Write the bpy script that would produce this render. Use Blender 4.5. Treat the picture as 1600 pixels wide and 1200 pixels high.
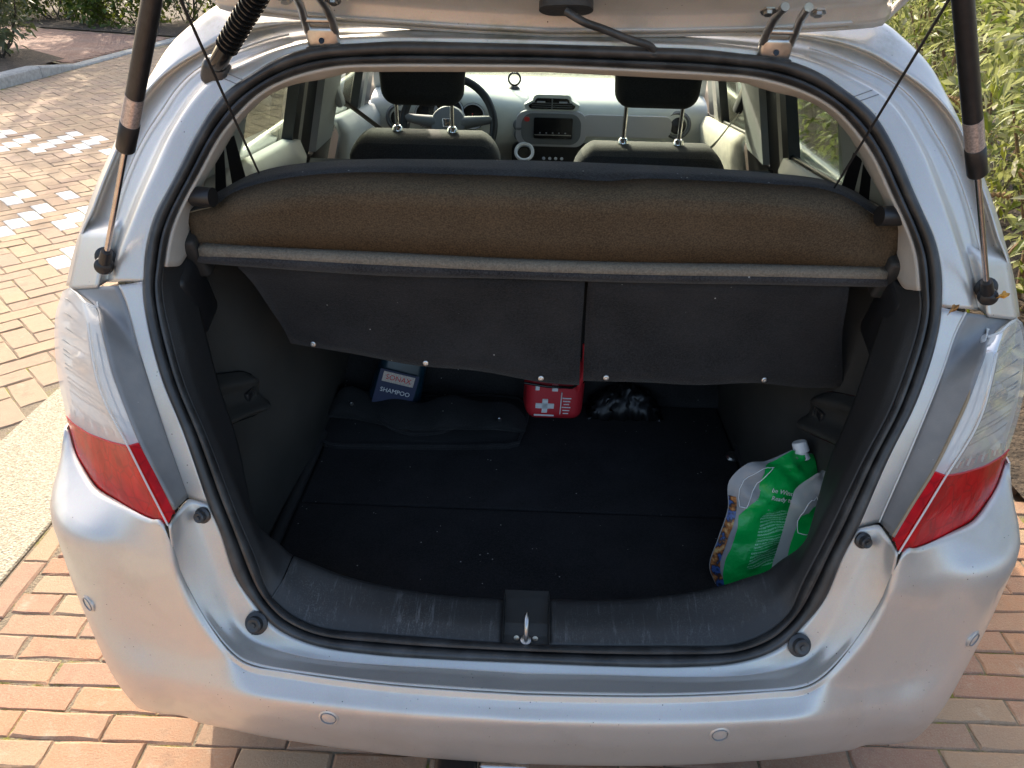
import bpy, bmesh, math, random
import numpy as np
from mathutils import Vector, Matrix, Euler
R = math.radians
random.seed(7); np.random.seed(7)
for o in list(bpy.data.objects): bpy.data.objects.remove(o)
scn = bpy.context.scene
COL = scn.collection

# ------------------------------------------------------------------ camera
def cam_axes(pitch, yaw, roll):
    p, y, r = R(pitch), R(yaw), R(roll)
    fwd = Vector((math.sin(y)*math.cos(p), math.cos(y)*math.cos(p), -math.sin(p)))
    r0 = Vector((math.cos(y), -math.sin(y), 0)); u0 = r0.cross(fwd)
    return r0*math.cos(r)+u0*math.sin(r), -r0*math.sin(r)+u0*math.cos(r), fwd
CR, CU, CF = cam_axes(31.0, -1.2, 1.35)
CPOS = Vector((-.015, -.787, 1.55))
cd = bpy.data.cameras.new('camera'); cam = bpy.data.objects.new('camera', cd); COL.objects.link(cam)
cam.matrix_world = Matrix(((CR.x, CU.x, -CF.x, CPOS.x), (CR.y, CU.y, -CF.y, CPOS.y), (CR.z, CU.z, -CF.z, CPOS.z), (0, 0, 0, 1)))
cd.sensor_fit = 'HORIZONTAL'; cd.sensor_width = 36; cd.lens = 25.875; cd.clip_start = .02; cd.clip_end = 900
scn.camera = cam

# ------------------------------------------------------------------ sky and sun
SUN_AZ, SUN_EL = -22.0, 31.0          # azimuth from +Y towards +X
w = bpy.data.worlds.new('World'); scn.world = w; w.use_nodes = True
nt = w.node_tree; nt.nodes.clear()
sky = nt.nodes.new('ShaderNodeTexSky'); sky.sky_type = 'NISHITA'; sky.sun_disc = False
sky.sun_elevation = R(SUN_EL); sky.sun_rotation = R(SUN_AZ); sky.air_density = 1.0; sky.dust_density = 4.5; sky.ozone_density = .6
bg = nt.nodes.new('ShaderNodeBackground'); bg.inputs['Strength'].default_value = .15
wo = nt.nodes.new('ShaderNodeOutputWorld'); nt.links.new(sky.outputs[0], bg.inputs[0]); nt.links.new(bg.outputs[0], wo.inputs[0])
sd = bpy.data.lights.new('sun', 'SUN'); sd.energy = 2.4; sd.angle = R(.5); sd.color = (1, .90, .74)
sun = bpy.data.objects.new('sun', sd); COL.objects.link(sun)
sv = Vector((math.sin(R(SUN_AZ))*math.cos(R(SUN_EL)), math.cos(R(SUN_AZ))*math.cos(R(SUN_EL)), math.sin(R(SUN_EL))))
sun.rotation_euler = sv.to_track_quat('Z', 'Y').to_euler(); sun.location = sv*20
scn.view_settings.view_transform = 'Standard'; scn.view_settings.look = 'None'
scn.view_settings.exposure = 1.55; scn.view_settings.gamma = 1.0
scn.render.engine = 'CYCLES'; scn.cycles.max_bounces = 12; scn.cycles.transparent_max_bounces = 24

# ------------------------------------------------------------------ traced shapes of the car, metres
DATA = {
 'u2b': [(0.0,0.3538,1.4345),(-0.0296,0.3542,1.4345),(-0.0503,0.3547,1.4344),(-0.071,0.3554,1.4344),(-0.0918,0.3561,1.4343),(-0.1127,0.3571,1.4342),(-0.1336,0.3581,1.4341),(-0.1546,0.3592,1.4338),(-0.1756,0.3604,1.4334),(-0.1967,0.3617,1.4331),(-0.218,0.3631,1.4327),(-0.2393,0.3647,1.4322),(-0.2607,0.3658,1.431),(-0.2821,0.3669,1.4295),(-0.3038,0.3687,1.428),(-0.3255,0.37,1.4257),(-0.3472,0.3707,1.4222),(-0.3688,0.3712,1.4183),(-0.3901,0.3708,1.4127),(-0.4111,0.3697,1.4062),(-0.432,0.3684,1.3989),(-0.4529,0.367,1.3913),(-0.4737,0.3655,1.3831),(-0.493,0.3625,1.3726),(-0.5107,0.3581,1.3602),(-0.5258,0.3521,1.3456),(-0.5392,0.3451,1.3298),(-0.5508,0.3369,1.3134),(-0.5628,0.3288,1.2971),(-0.5731,0.32,1.2801),(-0.5828,0.3109,1.2628),(-0.5916,0.3015,1.2451),(-0.6007,0.2926,1.2272),(-0.6096,0.284,1.209),(-0.6179,0.2757,1.1904),(-0.6266,0.2679,1.1714),(-0.6353,0.2606,1.152),(-0.6439,0.2535,1.1322),(-0.6502,0.2459,1.1119),(-0.6566,0.2381,1.0915)],
 'u4a': [(0.0,0.3779,1.4432),(-0.0319,0.3789,1.4433),(-0.0547,0.38,1.4433),(-0.0775,0.3813,1.4434),(-0.1004,0.3828,1.4434),(-0.1234,0.3844,1.4435),(-0.1464,0.3862,1.4435),(-0.1696,0.3882,1.4436),(-0.1929,0.3904,1.4438),(-0.2163,0.3928,1.4438),(-0.2399,0.3953,1.4439),(-0.2636,0.3981,1.444),(-0.2874,0.4005,1.4434),(-0.3114,0.4027,1.4422),(-0.3358,0.406,1.4409),(-0.3604,0.4095,1.4396),(-0.3851,0.4128,1.4378),(-0.4097,0.4147,1.4335),(-0.4344,0.4166,1.4291),(-0.4586,0.4171,1.4225),(-0.4826,0.417,1.4147),(-0.5054,0.4155,1.4046),(-0.5279,0.4134,1.3936),(-0.5503,0.4112,1.3818),(-0.5719,0.4085,1.369),(-0.5919,0.4044,1.3541),(-0.6097,0.399,1.3376),(-0.6248,0.391,1.3198),(-0.6357,0.3811,1.3004),(-0.6464,0.3712,1.2808),(-0.657,0.3611,1.261),(-0.6667,0.3508,1.2409),(-0.6767,0.3411,1.2205),(-0.6867,0.332,1.1996),(-0.6967,0.3233,1.1783),(-0.7087,0.3159,1.1569),(-0.7195,0.3086,1.1349),(-0.7271,0.3003,1.1119),(-0.7346,0.292,1.0888),(-0.7422,0.2836,1.0655)],
 'u1': [(0.0,0.3369,1.4276),(-0.1395,0.3393,1.4267),(-0.2194,0.3429,1.4252),(-0.2652,0.3439,1.4215),(-0.304,0.3455,1.4188),(-0.3366,0.3454,1.4139),(-0.3691,0.3431,1.405),(-0.3924,0.3396,1.3956),(-0.4156,0.3337,1.3822),(-0.4626,0.321,1.352),(-0.4994,0.2964,1.3045),(-0.5248,0.2721,1.2597),(-0.5434,0.2559,1.2283),(-0.56,0.2435,1.2014),(-0.5755,0.2247,1.1589),(-0.5822,0.2034,1.1092)],
 'u2': [(0.0,0.3374,1.434),(-0.1394,0.3399,1.4331),(-0.2392,0.3445,1.4311),(-0.3036,0.3471,1.4269),(-0.35,0.3471,1.42),(-0.3873,0.3448,1.4102),(-0.4295,0.3398,1.3947),(-0.4674,0.3345,1.3783),(-0.493,0.3266,1.3599),(-0.5165,0.3146,1.3351),(-0.5424,0.2945,1.2966),(-0.5605,0.2744,1.2599),(-0.5782,0.2573,1.2269),(-0.6044,0.2336,1.1744),(-0.6188,0.2227,1.1454),(-0.6309,0.2073,1.1059)],
 'u3': [(0.0,0.3617,1.4373),(-0.1421,0.3661,1.4379),(-0.2441,0.3723,1.4366),(-0.329,0.3768,1.4308),(-0.3864,0.3773,1.421),(-0.4396,0.374,1.4047),(-0.4895,0.3727,1.3881),(-0.5199,0.3684,1.3703),(-0.5424,0.3614,1.3494),(-0.5638,0.3495,1.3211),(-0.5866,0.3394,1.2948),(-0.6063,0.3244,1.2648),(-0.6289,0.2995,1.2159),(-0.6417,0.2836,1.1809),(-0.6574,0.2667,1.1377),(-0.6731,0.2473,1.0863)],
 'u4': [(0.0,0.3738,1.4444),(-0.1433,0.3786,1.445),(-0.2745,0.3892,1.4461),(-0.3803,0.3979,1.4412),(-0.4392,0.3995,1.4312),(-0.4838,0.3971,1.4166),(-0.5119,0.3932,1.4025),(-0.5575,0.3864,1.3784),(-0.5934,0.3773,1.3519),(-0.6161,0.3663,1.3258),(-0.6454,0.3373,1.2701),(-0.6702,0.3107,1.2183),(-0.6865,0.2949,1.1829),(-0.7041,0.2844,1.1534),(-0.7283,0.2558,1.0776)],
 'u5': [(0.0,0.4058,1.4541),(-0.1466,0.4125,1.4572),(-0.2808,0.4248,1.46),(-0.3898,0.44,1.4634),(-0.4508,0.449,1.4631),(-0.5044,0.4533,1.4565),(-0.543,0.4446,1.4326),(-0.5821,0.4323,1.4017),(-0.6078,0.4162,1.3668),(-0.6208,0.4095,1.3489),(-0.6673,0.3732,1.2738),(-0.6888,0.3546,1.2335),(-0.7074,0.3408,1.1985),(-0.7317,0.3226,1.1466),(-0.7532,0.3078,1.0977),(-0.7675,0.2946,1.0562)],
 'g0': [(-0.5822,0.2034,1.1092),(-0.5828,0.1958,1.092),(-0.5768,0.1767,1.0522),(-0.568,0.1596,1.0154),(-0.5553,0.1412,0.9713),(-0.5299,0.1166,0.9056),(-0.4977,0.0792,0.7944)],
 'g1': [(-0.6204,0.2034,1.1018),(-0.6076,0.1895,1.0764),(-0.5964,0.1694,1.036),(-0.5876,0.1556,1.006),(-0.5768,0.1402,0.9688),(-0.5558,0.1129,0.8916),(-0.5314,0.0832,0.8036)],
 'g2': [(-0.7378,0.2668,1.066),(-0.6629,0.1977,1.0654),(-0.6299,0.1456,1.0626),(-0.6196,0.1271,1.0342),(-0.6115,0.1121,1.0005),(-0.5786,0.0761,0.9086),(-0.5316,0.0399,0.8137)],
 'l0': [(-0.8074,0.3405,1.0232),(-0.8239,0.3311,0.9875),(-0.8316,0.3205,0.9495),(-0.8353,0.3066,0.9),(-0.833,0.2922,0.8538),(-0.8277,0.2787,0.8115),(-0.8275,0.2768,0.8045),(-0.8264,0.2741,0.7954)],
 'l1': [(-0.7747,0.301,1.0441),(-0.7823,0.2885,1.0093),(-0.7868,0.2785,0.9788),(-0.7904,0.2629,0.9264),(-0.7878,0.2496,0.8843),(-0.7858,0.2328,0.8292),(-0.7873,0.2242,0.7963),(-0.7874,0.2167,0.7662)],
 'l2': [(-0.7306,0.2479,1.0723),(-0.7289,0.2323,1.038),(-0.7287,0.2209,1.0102),(-0.728,0.2037,0.9623),(-0.7241,0.1907,0.9229),(-0.7157,0.1683,0.8544),(-0.715,0.1555,0.81),(-0.7154,0.1435,0.7624)],
 'l3': [(-0.7052,0.2235,1.0754),(-0.6942,0.1951,1.0463),(-0.6819,0.1712,1.0265),(-0.6731,0.1489,0.9844),(-0.6642,0.135,0.9481),(-0.6429,0.1108,0.8822),(-0.6328,0.0932,0.8298),(-0.621,0.077,0.7775)],
 'l4': [(-0.6785,0.1968,1.0737),(-0.6523,0.1522,1.0585),(-0.6392,0.125,1.0367),(-0.6318,0.106,1.0001),(-0.6215,0.0924,0.9677),(-0.5911,0.0683,0.9079),(-0.5659,0.0476,0.8545),(-0.5383,0.0262,0.7954)],
 'l5': [(-0.6611,0.195,1.0667),(-0.6373,0.1569,1.0567),(-0.6213,0.1297,1.0327),(-0.6123,0.1135,1.004),(-0.6024,0.1012,0.975),(-0.5786,0.0761,0.9086),(-0.5555,0.058,0.8622),(-0.5328,0.0398,0.8125)],
 'e1': [(-0.4977,0.0792,0.7944),(-0.481,0.0655,0.7486),(-0.4638,0.0463,0.6749),(-0.4355,0.0313,0.6276),(-0.4034,0.0181,0.5923),(-0.3403,0.0054,0.5701),(-0.2525,-0.0036,0.5666),(-0.1229,-0.0108,0.5696),(0.0,-0.0127,0.5719)],
 'e2': [(-0.5274,0.0772,0.8062),(-0.5129,0.0616,0.7532),(-0.4919,0.0419,0.6807),(-0.4719,0.0214,0.607),(-0.4556,0.0125,0.5807),(-0.4371,0.0068,0.5671),(-0.403,0.0002,0.5573),(-0.3496,-0.0077,0.5502),(-0.251,-0.0167,0.5522),(-0.1218,-0.0233,0.5579),(0.0,-0.0257,0.5578)],
 'e3': [(-0.537,0.052,0.7993),(-0.5308,0.0395,0.7528),(-0.5149,0.0187,0.6725),(-0.4843,-0.0024,0.604),(-0.4542,-0.0132,0.5783),(-0.4282,-0.0181,0.5706),(-0.3546,-0.0273,0.5654),(-0.2717,-0.0349,0.5634),(-0.1195,-0.0427,0.5664),(0.0,-0.0444,0.564)],
 'e4': [(-0.5383,0.0262,0.7954),(-0.5412,0.0186,0.7366),(-0.5346,0.0157,0.7022),(-0.511,-0.0004,0.6439),(-0.4734,-0.0223,0.5956),(-0.4468,-0.0344,0.5777),(-0.4202,-0.0415,0.5717),(-0.3159,-0.0556,0.5723),(-0.215,-0.065,0.5731),(-0.1164,-0.07,0.5741),(0.0,-0.0722,0.574)],
 'si': [(0,0.3322,1.4035),(-0.1395,0.3336,1.4009),(-0.2311,0.3372,1.3982),(-0.3054,0.3399,1.3926),(-0.371,0.3362,1.3761),(-0.4181,0.3273,1.353),(-0.4695,0.3029,1.3031),(-0.5015,0.2754,1.2521),(-0.529,0.2531,1.2069),(-0.5451,0.2375,1.172),(-0.5554,0.2189,1.128),(-0.5601,0.2103,1.107),(-0.5588,0.1985,1.0813),(-0.5505,0.18,1.043),(-0.5296,0.1478,0.9684),(-0.4994,0.1198,0.8929),(-0.4589,0.0792,0.7704),(-0.4338,0.0585,0.6951),(-0.4216,0.0464,0.6485),(-0.405,0.0384,0.6244),(-0.3813,0.0308,0.6061),(-0.3338,0.0213,0.5897),(-0.2279,0.0122,0.5915),(-0.1242,0.0065,0.5923),(0,0.004,0.5922)],
 't0': [(0.0,0.3332,1.4033),(-0.1396,0.3345,1.4008),(-0.2313,0.3381,1.398),(-0.3057,0.3408,1.3925),(-0.3713,0.3371,1.376),(-0.4185,0.3282,1.3528),(-0.4699,0.3038,1.3029),(-0.5019,0.2763,1.2518),(-0.5295,0.254,1.2066),(-0.5456,0.2384,1.1716),(-0.5558,0.2199,1.1276)],
 't1': [(0.0,0.3619,1.391),(-0.1431,0.3639,1.3874),(-0.2331,0.3686,1.3845),(-0.2909,0.3728,1.3816),(-0.3036,0.3727,1.3778),(-0.3347,0.372,1.37),(-0.3673,0.3734,1.3645),(-0.3942,0.3729,1.3568),(-0.4171,0.37,1.3458),(-0.4339,0.3656,1.3343),(-0.4611,0.3535,1.3092),(-0.4822,0.3392,1.2818),(-0.507,0.3182,1.2424),(-0.5228,0.3078,1.2206),(-0.5391,0.2973,1.1967),(-0.5432,0.2884,1.1784),(-0.5537,0.2654,1.1251),(-0.5541,0.2594,1.1118)],
 'r0': [(-0.5558,0.2199,1.1276),(-0.5606,0.2113,1.1066),(-0.5593,0.1994,1.0809),(-0.551,0.1808,1.0426),(-0.5301,0.1487,0.9678),(-0.4998,0.1206,0.8922),(-0.4594,0.0801,0.7696),(-0.4342,0.0594,0.6942),(-0.422,0.0472,0.6476),(-0.4054,0.0392,0.6235),(-0.3817,0.0316,0.6051),(-0.3341,0.0221,0.5888),(-0.2281,0.013,0.5906),(-0.1243,0.0073,0.5914),(0.0,0.0048,0.5913)],
 'r1': [(-0.5561,0.2377,1.1184),(-0.5556,0.229,1.0992),(-0.551,0.2166,1.0733),(-0.5405,0.1976,1.0345),(-0.5217,0.166,0.9578),(-0.4929,0.138,0.8804),(-0.4518,0.0999,0.7647),(-0.4285,0.0815,0.6982),(-0.4137,0.0721,0.6656),(-0.4051,0.0673,0.6493),(-0.3844,0.0608,0.6324),(-0.3475,0.0511,0.6108),(-0.2584,0.0412,0.6059),(-0.1528,0.034,0.6051),(0.0,0.0299,0.6036)],
 'r2': [(-0.5541,0.259,1.1109),(-0.5516,0.2519,1.0896),(-0.5471,0.2415,1.0621),(-0.5378,0.225,1.0208),(-0.5202,0.1972,0.9415),(-0.4972,0.1716,0.8591),(-0.4659,0.1387,0.7416),(-0.4509,0.1316,0.7068),(-0.4362,0.1289,0.6915),(-0.419,0.1263,0.6776),(-0.401,0.1225,0.6588),(-0.3718,0.1189,0.6492),(-0.2971,0.1072,0.6276),(-0.1603,0.0944,0.6107),(0.0,0.091,0.6079)],
 's0': [(-0.5448,0.305,1.18),(-0.5268,0.305,1.1856),(-0.4955,0.305,1.1936),(-0.4761,0.305,1.2081),(-0.462,0.305,1.2154),(-0.431,0.305,1.2261),(-0.4007,0.305,1.2337),(-0.3612,0.305,1.2406),(-0.2739,0.305,1.2489),(-0.1402,0.305,1.25),(-0.0166,0.305,1.2498),(0.0641,0.305,1.2474),(0.0973,0.305,1.2465),(0.144,0.305,1.2516),(0.2381,0.305,1.2516),(0.3324,0.305,1.2496),(0.4181,0.305,1.2436),(0.4592,0.305,1.2295),(0.5031,0.305,1.2065),(0.5467,0.305,1.194)],
 's1': [(-0.5814,0.405,1.1673),(-0.5528,0.405,1.1757),(-0.529,0.405,1.1882),(-0.4997,0.405,1.2039),(-0.471,0.405,1.2173),(-0.4111,0.405,1.2325),(-0.2955,0.405,1.245),(-0.151,0.405,1.2491),(-0.0484,0.405,1.251),(0.1048,0.405,1.2503),(0.2577,0.405,1.2476),(0.3601,0.405,1.2425),(0.4533,0.405,1.234),(0.509,0.405,1.215),(0.5516,0.405,1.1901),(0.5872,0.405,1.174)],
 'sm': [(-0.5251,0.256,1.177),(-0.5077,0.256,1.1824),(-0.4775,0.256,1.1902),(-0.4588,0.256,1.2043),(-0.4453,0.256,1.2114),(-0.4169,0.256,1.2123),(-0.3875,0.256,1.2198),(-0.3492,0.256,1.2266),(-0.2647,0.256,1.2348),(-0.1352,0.256,1.2359),(-0.0156,0.256,1.2358),(0.0625,0.256,1.2335),(0.0947,0.256,1.2326),(0.1399,0.256,1.2377),(0.231,0.256,1.2376),(0.3222,0.256,1.2358),(0.4052,0.256,1.2299),(0.4426,0.256,1.2255),(0.485,0.256,1.2031),(0.5271,0.256,1.1909)],
 's2': [(-0.5333,0.305,1.1328),(-0.4463,0.305,1.1304),(-0.2441,0.305,1.1274),(-0.0425,0.305,1.1234),(0.158,0.305,1.1237),(0.3566,0.305,1.1272),(0.5365,0.305,1.1279)],
 's3': [(-0.533,0.292,1.1187),(-0.4439,0.292,1.1184),(-0.2427,0.292,1.1134),(-0.0418,0.292,1.1105),(0.1579,0.292,1.1109),(0.3558,0.292,1.1144),(0.5375,0.292,1.1163)],
 's4': [(-0.5421,0.3,1.1045),(-0.4495,0.3,1.1001),(-0.2456,0.3,1.0928),(-0.0418,0.3,1.0943),(0.1606,0.3,1.0947),(0.361,0.3,1.0983),(0.5451,0.3,1.1003)],
 'fl': [[(-0.4833,0.312,1.0952),(-0.2068,0.312,1.0881),(0.0748,0.312,1.0888)],[(-0.4481,0.4,0.9096),(-0.1678,0.37,0.8861),(0.0827,0.36,0.8655)]],
 'fr': [[(0.0799,0.312,1.089),(0.2844,0.312,1.0916),(0.4922,0.312,1.0944)],[(0.0891,0.36,0.8739),(0.3062,0.36,0.8772),(0.5561,0.37,0.8745)]],
 'ge': [(0.0,0.3672,1.4351),(-0.1427,0.3712,1.4382),(-0.2355,0.3776,1.4413),(-0.3109,0.3846,1.4439),(-0.3886,0.3974,1.4486),(-0.4492,0.4109,1.4521),(-0.486,0.4224,1.4564),(-0.4971,0.4333,1.4648)],
 'bT': [(-0.8264,0.2741,0.7954),(-0.7154,0.1435,0.7624),(-0.621,0.077,0.7775),(-0.5383,0.0262,0.7954),(-0.5346,0.0157,0.7022),(-0.4734,-0.0223,0.5956),(-0.4202,-0.0415,0.5717),(-0.215,-0.065,0.5731),(0.0,-0.0722,0.574)],
 'bS': [(-0.8,0.1367,0.7033),(-0.7424,0.111,0.6882),(-0.6438,0.0502,0.7236),(-0.5426,0.0133,0.7285),(-0.5179,-0.0071,0.6749),(-0.4656,-0.0318,0.5854),(-0.4174,-0.0473,0.5642),(-0.2147,-0.07,0.5646),(0.0,-0.077,0.5657)],
 'bN': [(-0.745,0.0654,0.6226),(-0.7009,0.0661,0.5111),(-0.6311,0.0321,0.5266),(-0.5582,0.0085,0.5423),(-0.5077,-0.0165,0.5607),(-0.4501,-0.0457,0.5767),(-0.4125,-0.0599,0.5627),(-0.2135,-0.0791,0.5588),(0.0,-0.085,0.5601)],
 'bM': [(-0.7,0.0242,0.4982),(-0.693,0.0416,0.4502),(-0.6338,0.0107,0.4736),(-0.5597,-0.0153,0.4877),(-0.5075,-0.0405,0.5136),(-0.4495,-0.0657,0.5389),(-0.4091,-0.0772,0.548),(-0.2118,-0.0942,0.5432),(0.0,-0.1,0.5478)],
 'bQ': [(-0.71,0.0451,0.417),(-0.6801,0.0349,0.4114),(-0.627,0.0092,0.4286),(-0.5597,-0.0143,0.4379),(-0.5077,-0.0385,0.4618),(-0.4577,-0.0618,0.4882),(-0.419,-0.0722,0.496),(-0.2166,-0.0889,0.4874),(0.0,-0.095,0.4912)],
 'bB': [(-0.715,0.0673,0.3309),(-0.7023,0.0789,0.2891),(-0.6447,0.0455,0.3174),(-0.586,0.0226,0.3263),(-0.5302,-0.0034,0.3537),(-0.4853,-0.0254,0.3787),(-0.4497,-0.0337,0.3829),(-0.2309,-0.0531,0.3764),(0.0,-0.06,0.3762)],
 'pin': [(-0.5028,0.275,1.2163),(0.5076,0.275,1.2184)],
 'belt_gap': [[(-0.61,0.6,1.1981),(-0.5916,0.6,1.2127),(-0.6017,0.6,1.1306),(-0.6248,0.6,1.12)],[(-0.5879,0.6,1.2197),(-0.5688,0.6,1.233),(-0.5593,0.6,1.1467),(-0.5883,0.6,1.136)]],
 'white': [(-3.2245,3.7061),(-3.2091,3.5438),(-3.1661,3.3705),(-3.2236,3.8527),(-2.9329,3.6952),(-2.9051,3.5357),(-2.9594,3.8512),(-2.5691,2.9251),(-2.6339,3.1054),(-3.2633,4.0324),(-3.5707,4.0603),(-3.5011,3.8807),(-3.0302,4.0558),(-4.7329,5.879),(-4.7148,5.7685),(-4.5551,5.5435),(-4.2128,5.935),(-4.2344,5.8291),(-4.2449,5.7274),(-4.2631,5.6516),(-4.2884,5.5526),(-4.3103,5.4335),(-4.3394,5.3395),(-4.3479,5.2503),(-4.0164,5.5622),(-4.0273,5.4448),(-4.055,5.3512),(-4.082,5.26),(-3.7505,5.7151),(-3.7619,5.6171),(-3.773,5.5216),(-3.7826,5.4062),(-3.8108,5.2703),(-3.5284,5.2389)],
 'bump': [[(-0.8384,0.95,0.8254),(-0.8364,0.6,0.8154),(-0.8314,0.3941,0.8014),(-0.8264,0.2741,0.7954),(-0.8187,0.2627,0.7896),(-0.7961,0.2295,0.7727),(-0.7601,0.1889,0.7648),(-0.7132,0.142,0.7628),(-0.6586,0.1035,0.7715),(-0.6,0.0641,0.782),(-0.573,0.0475,0.7879),(-0.546,0.0309,0.7937),(-0.537,0.0168,0.7147),(-0.52,0.0057,0.6661),(-0.5,-0.0068,0.6298),(-0.473,-0.0225,0.5953),(-0.447,-0.0343,0.5778),(-0.42,-0.0415,0.5717),(-0.38,-0.0469,0.5719),(-0.3,-0.0571,0.5724),(-0.2,-0.0658,0.5733),(-0.1,-0.0703,0.5741),(0.0,-0.0722,0.574)],[(-0.8424,0.95,0.7311),(-0.8404,0.6,0.7271),(-0.8344,0.3276,0.7231),(-0.8304,0.2376,0.7211),(-0.8239,0.1885,0.7211),(-0.8049,0.1426,0.7211),(-0.7748,0.1033,0.723),(-0.7354,0.0731,0.7298),(-0.6896,0.0541,0.7334),(-0.6404,0.0476,0.7259),(-0.5932,0.0307,0.7272),(-0.546,0.0144,0.7284),(-0.537,0.0086,0.7047),(-0.52,-0.0054,0.6561),(-0.5,-0.0157,0.6198),(-0.473,-0.0284,0.5853),(-0.447,-0.0379,0.5678),(-0.42,-0.0465,0.5617),(-0.38,-0.0523,0.5619),(-0.3,-0.0618,0.5624),(-0.2,-0.0709,0.5633),(-0.1,-0.0752,0.5641),(0.0,-0.077,0.564)],[(-0.8384,0.95,0.5872),(-0.8364,0.6,0.5832),(-0.8304,0.3131,0.5792),(-0.8264,0.2231,0.5772),(-0.8199,0.1739,0.5772),(-0.8009,0.1281,0.5772),(-0.7708,0.0888,0.5734),(-0.7314,0.0586,0.5585),(-0.6856,0.0396,0.5411),(-0.6364,0.0331,0.5285),(-0.5912,0.0189,0.5354),(-0.546,0.0024,0.5467),(-0.537,-0.0021,0.55),(-0.52,-0.0105,0.5562),(-0.5,-0.0204,0.5628),(-0.473,-0.0342,0.5703),(-0.447,-0.0468,0.5598),(-0.42,-0.0571,0.5537),(-0.38,-0.0637,0.5539),(-0.3,-0.072,0.5544),(-0.2,-0.0798,0.5553),(-0.1,-0.0837,0.5561),(0.0,-0.085,0.556)],[(-0.7991,0.95,0.4361),(-0.7971,0.6,0.4321),(-0.7911,0.2643,0.4281),(-0.7871,0.1743,0.4261),(-0.7813,0.1303,0.4261),(-0.7643,0.0893,0.4261),(-0.7373,0.0541,0.4326),(-0.7021,0.0271,0.4563),(-0.6611,0.0101,0.4735),(-0.6171,0.0043,0.4796),(-0.5815,-0.0079,0.4846),(-0.546,-0.022,0.4945),(-0.537,-0.0263,0.4989),(-0.52,-0.0345,0.5074),(-0.5,-0.0438,0.5168),(-0.473,-0.0556,0.5286),(-0.447,-0.0665,0.5394),(-0.42,-0.0742,0.5455),(-0.38,-0.0804,0.5459),(-0.3,-0.0879,0.5453),(-0.2,-0.0948,0.5435),(-0.1,-0.0987,0.5457),(0.0,-0.1,0.5478)],[(-0.7899,0.95,0.3808),(-0.7879,0.6,0.3768),(-0.7819,0.2623,0.3728),(-0.7779,0.1723,0.3708),(-0.7721,0.1283,0.3708),(-0.7551,0.0873,0.3708),(-0.7281,0.0521,0.3791),(-0.6929,0.0251,0.4077),(-0.6519,0.0081,0.4277),(-0.6079,0.0023,0.4339),(-0.5769,-0.0084,0.4365),(-0.546,-0.0207,0.4442),(-0.537,-0.0249,0.4484),(-0.52,-0.0328,0.4562),(-0.5,-0.0421,0.4659),(-0.473,-0.0547,0.4802),(-0.447,-0.0647,0.4904),(-0.42,-0.0719,0.4958),(-0.38,-0.0762,0.4943),(-0.3,-0.0833,0.491),(-0.2,-0.0898,0.4877),(-0.1,-0.0937,0.4895),(0.0,-0.095,0.4912)],[(-0.8023,0.95,0.2768),(-0.8003,0.6,0.2728),(-0.7943,0.295,0.2688),(-0.7903,0.205,0.2668),(-0.7845,0.161,0.2668),(-0.7676,0.12,0.2668),(-0.7405,0.0848,0.2756),(-0.7053,0.0578,0.303),(-0.6643,0.0408,0.3211),(-0.6203,0.035,0.3253),(-0.5832,0.0213,0.3277),(-0.546,0.0039,0.346),(-0.537,-0.0003,0.3504),(-0.52,-0.0085,0.3594),(-0.5,-0.0183,0.3705),(-0.473,-0.0283,0.3801),(-0.447,-0.034,0.3828),(-0.42,-0.0371,0.382),(-0.38,-0.0412,0.3808),(-0.3,-0.0483,0.3785),(-0.2,-0.0548,0.3764),(-0.1,-0.0587,0.3763),(0.0,-0.06,0.3762)]],
 'p1': [((0.3672,0.245,0.4911),(0.5039,0.26,0.5394)),((0.3508,0.2593,0.5269),(0.5093,0.2743,0.5788)),((0.3609,0.2736,0.5882),(0.5208,0.2886,0.6228)),((0.3721,0.2879,0.6476),(0.5304,0.3029,0.658)),((0.3684,0.3021,0.7014),(0.5371,0.3171,0.6851)),((0.4001,0.3164,0.7334),(0.5389,0.3314,0.7074)),((0.4385,0.3307,0.7303),(0.5361,0.3457,0.7234)),((0.4865,0.345,0.747),(0.5345,0.36,0.7293))],
 'p2': [((0.4473,0.21,0.5731),(0.5804,0.225,0.5974)),((0.4538,0.2213,0.6413),(0.5828,0.2362,0.6494)),((0.4594,0.2325,0.7212),(0.5796,0.2475,0.6997)),((0.4663,0.2438,0.7353),(0.5711,0.2587,0.7266)),((0.5014,0.255,0.7636),(0.5538,0.27,0.7572))],
 'cap': [(0.5093,0.35,0.737),(0.5015,0.36,0.759)],
 'st': [[(-0.6445,0.2183,1.1263),(-0.5262,0.14,1.3179),(-0.3369,0.0147,1.6246)],[(0.652,0.218,1.1223),(0.5312,0.14,1.3175),(0.3431,0.0185,1.6214)]],
}

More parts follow.
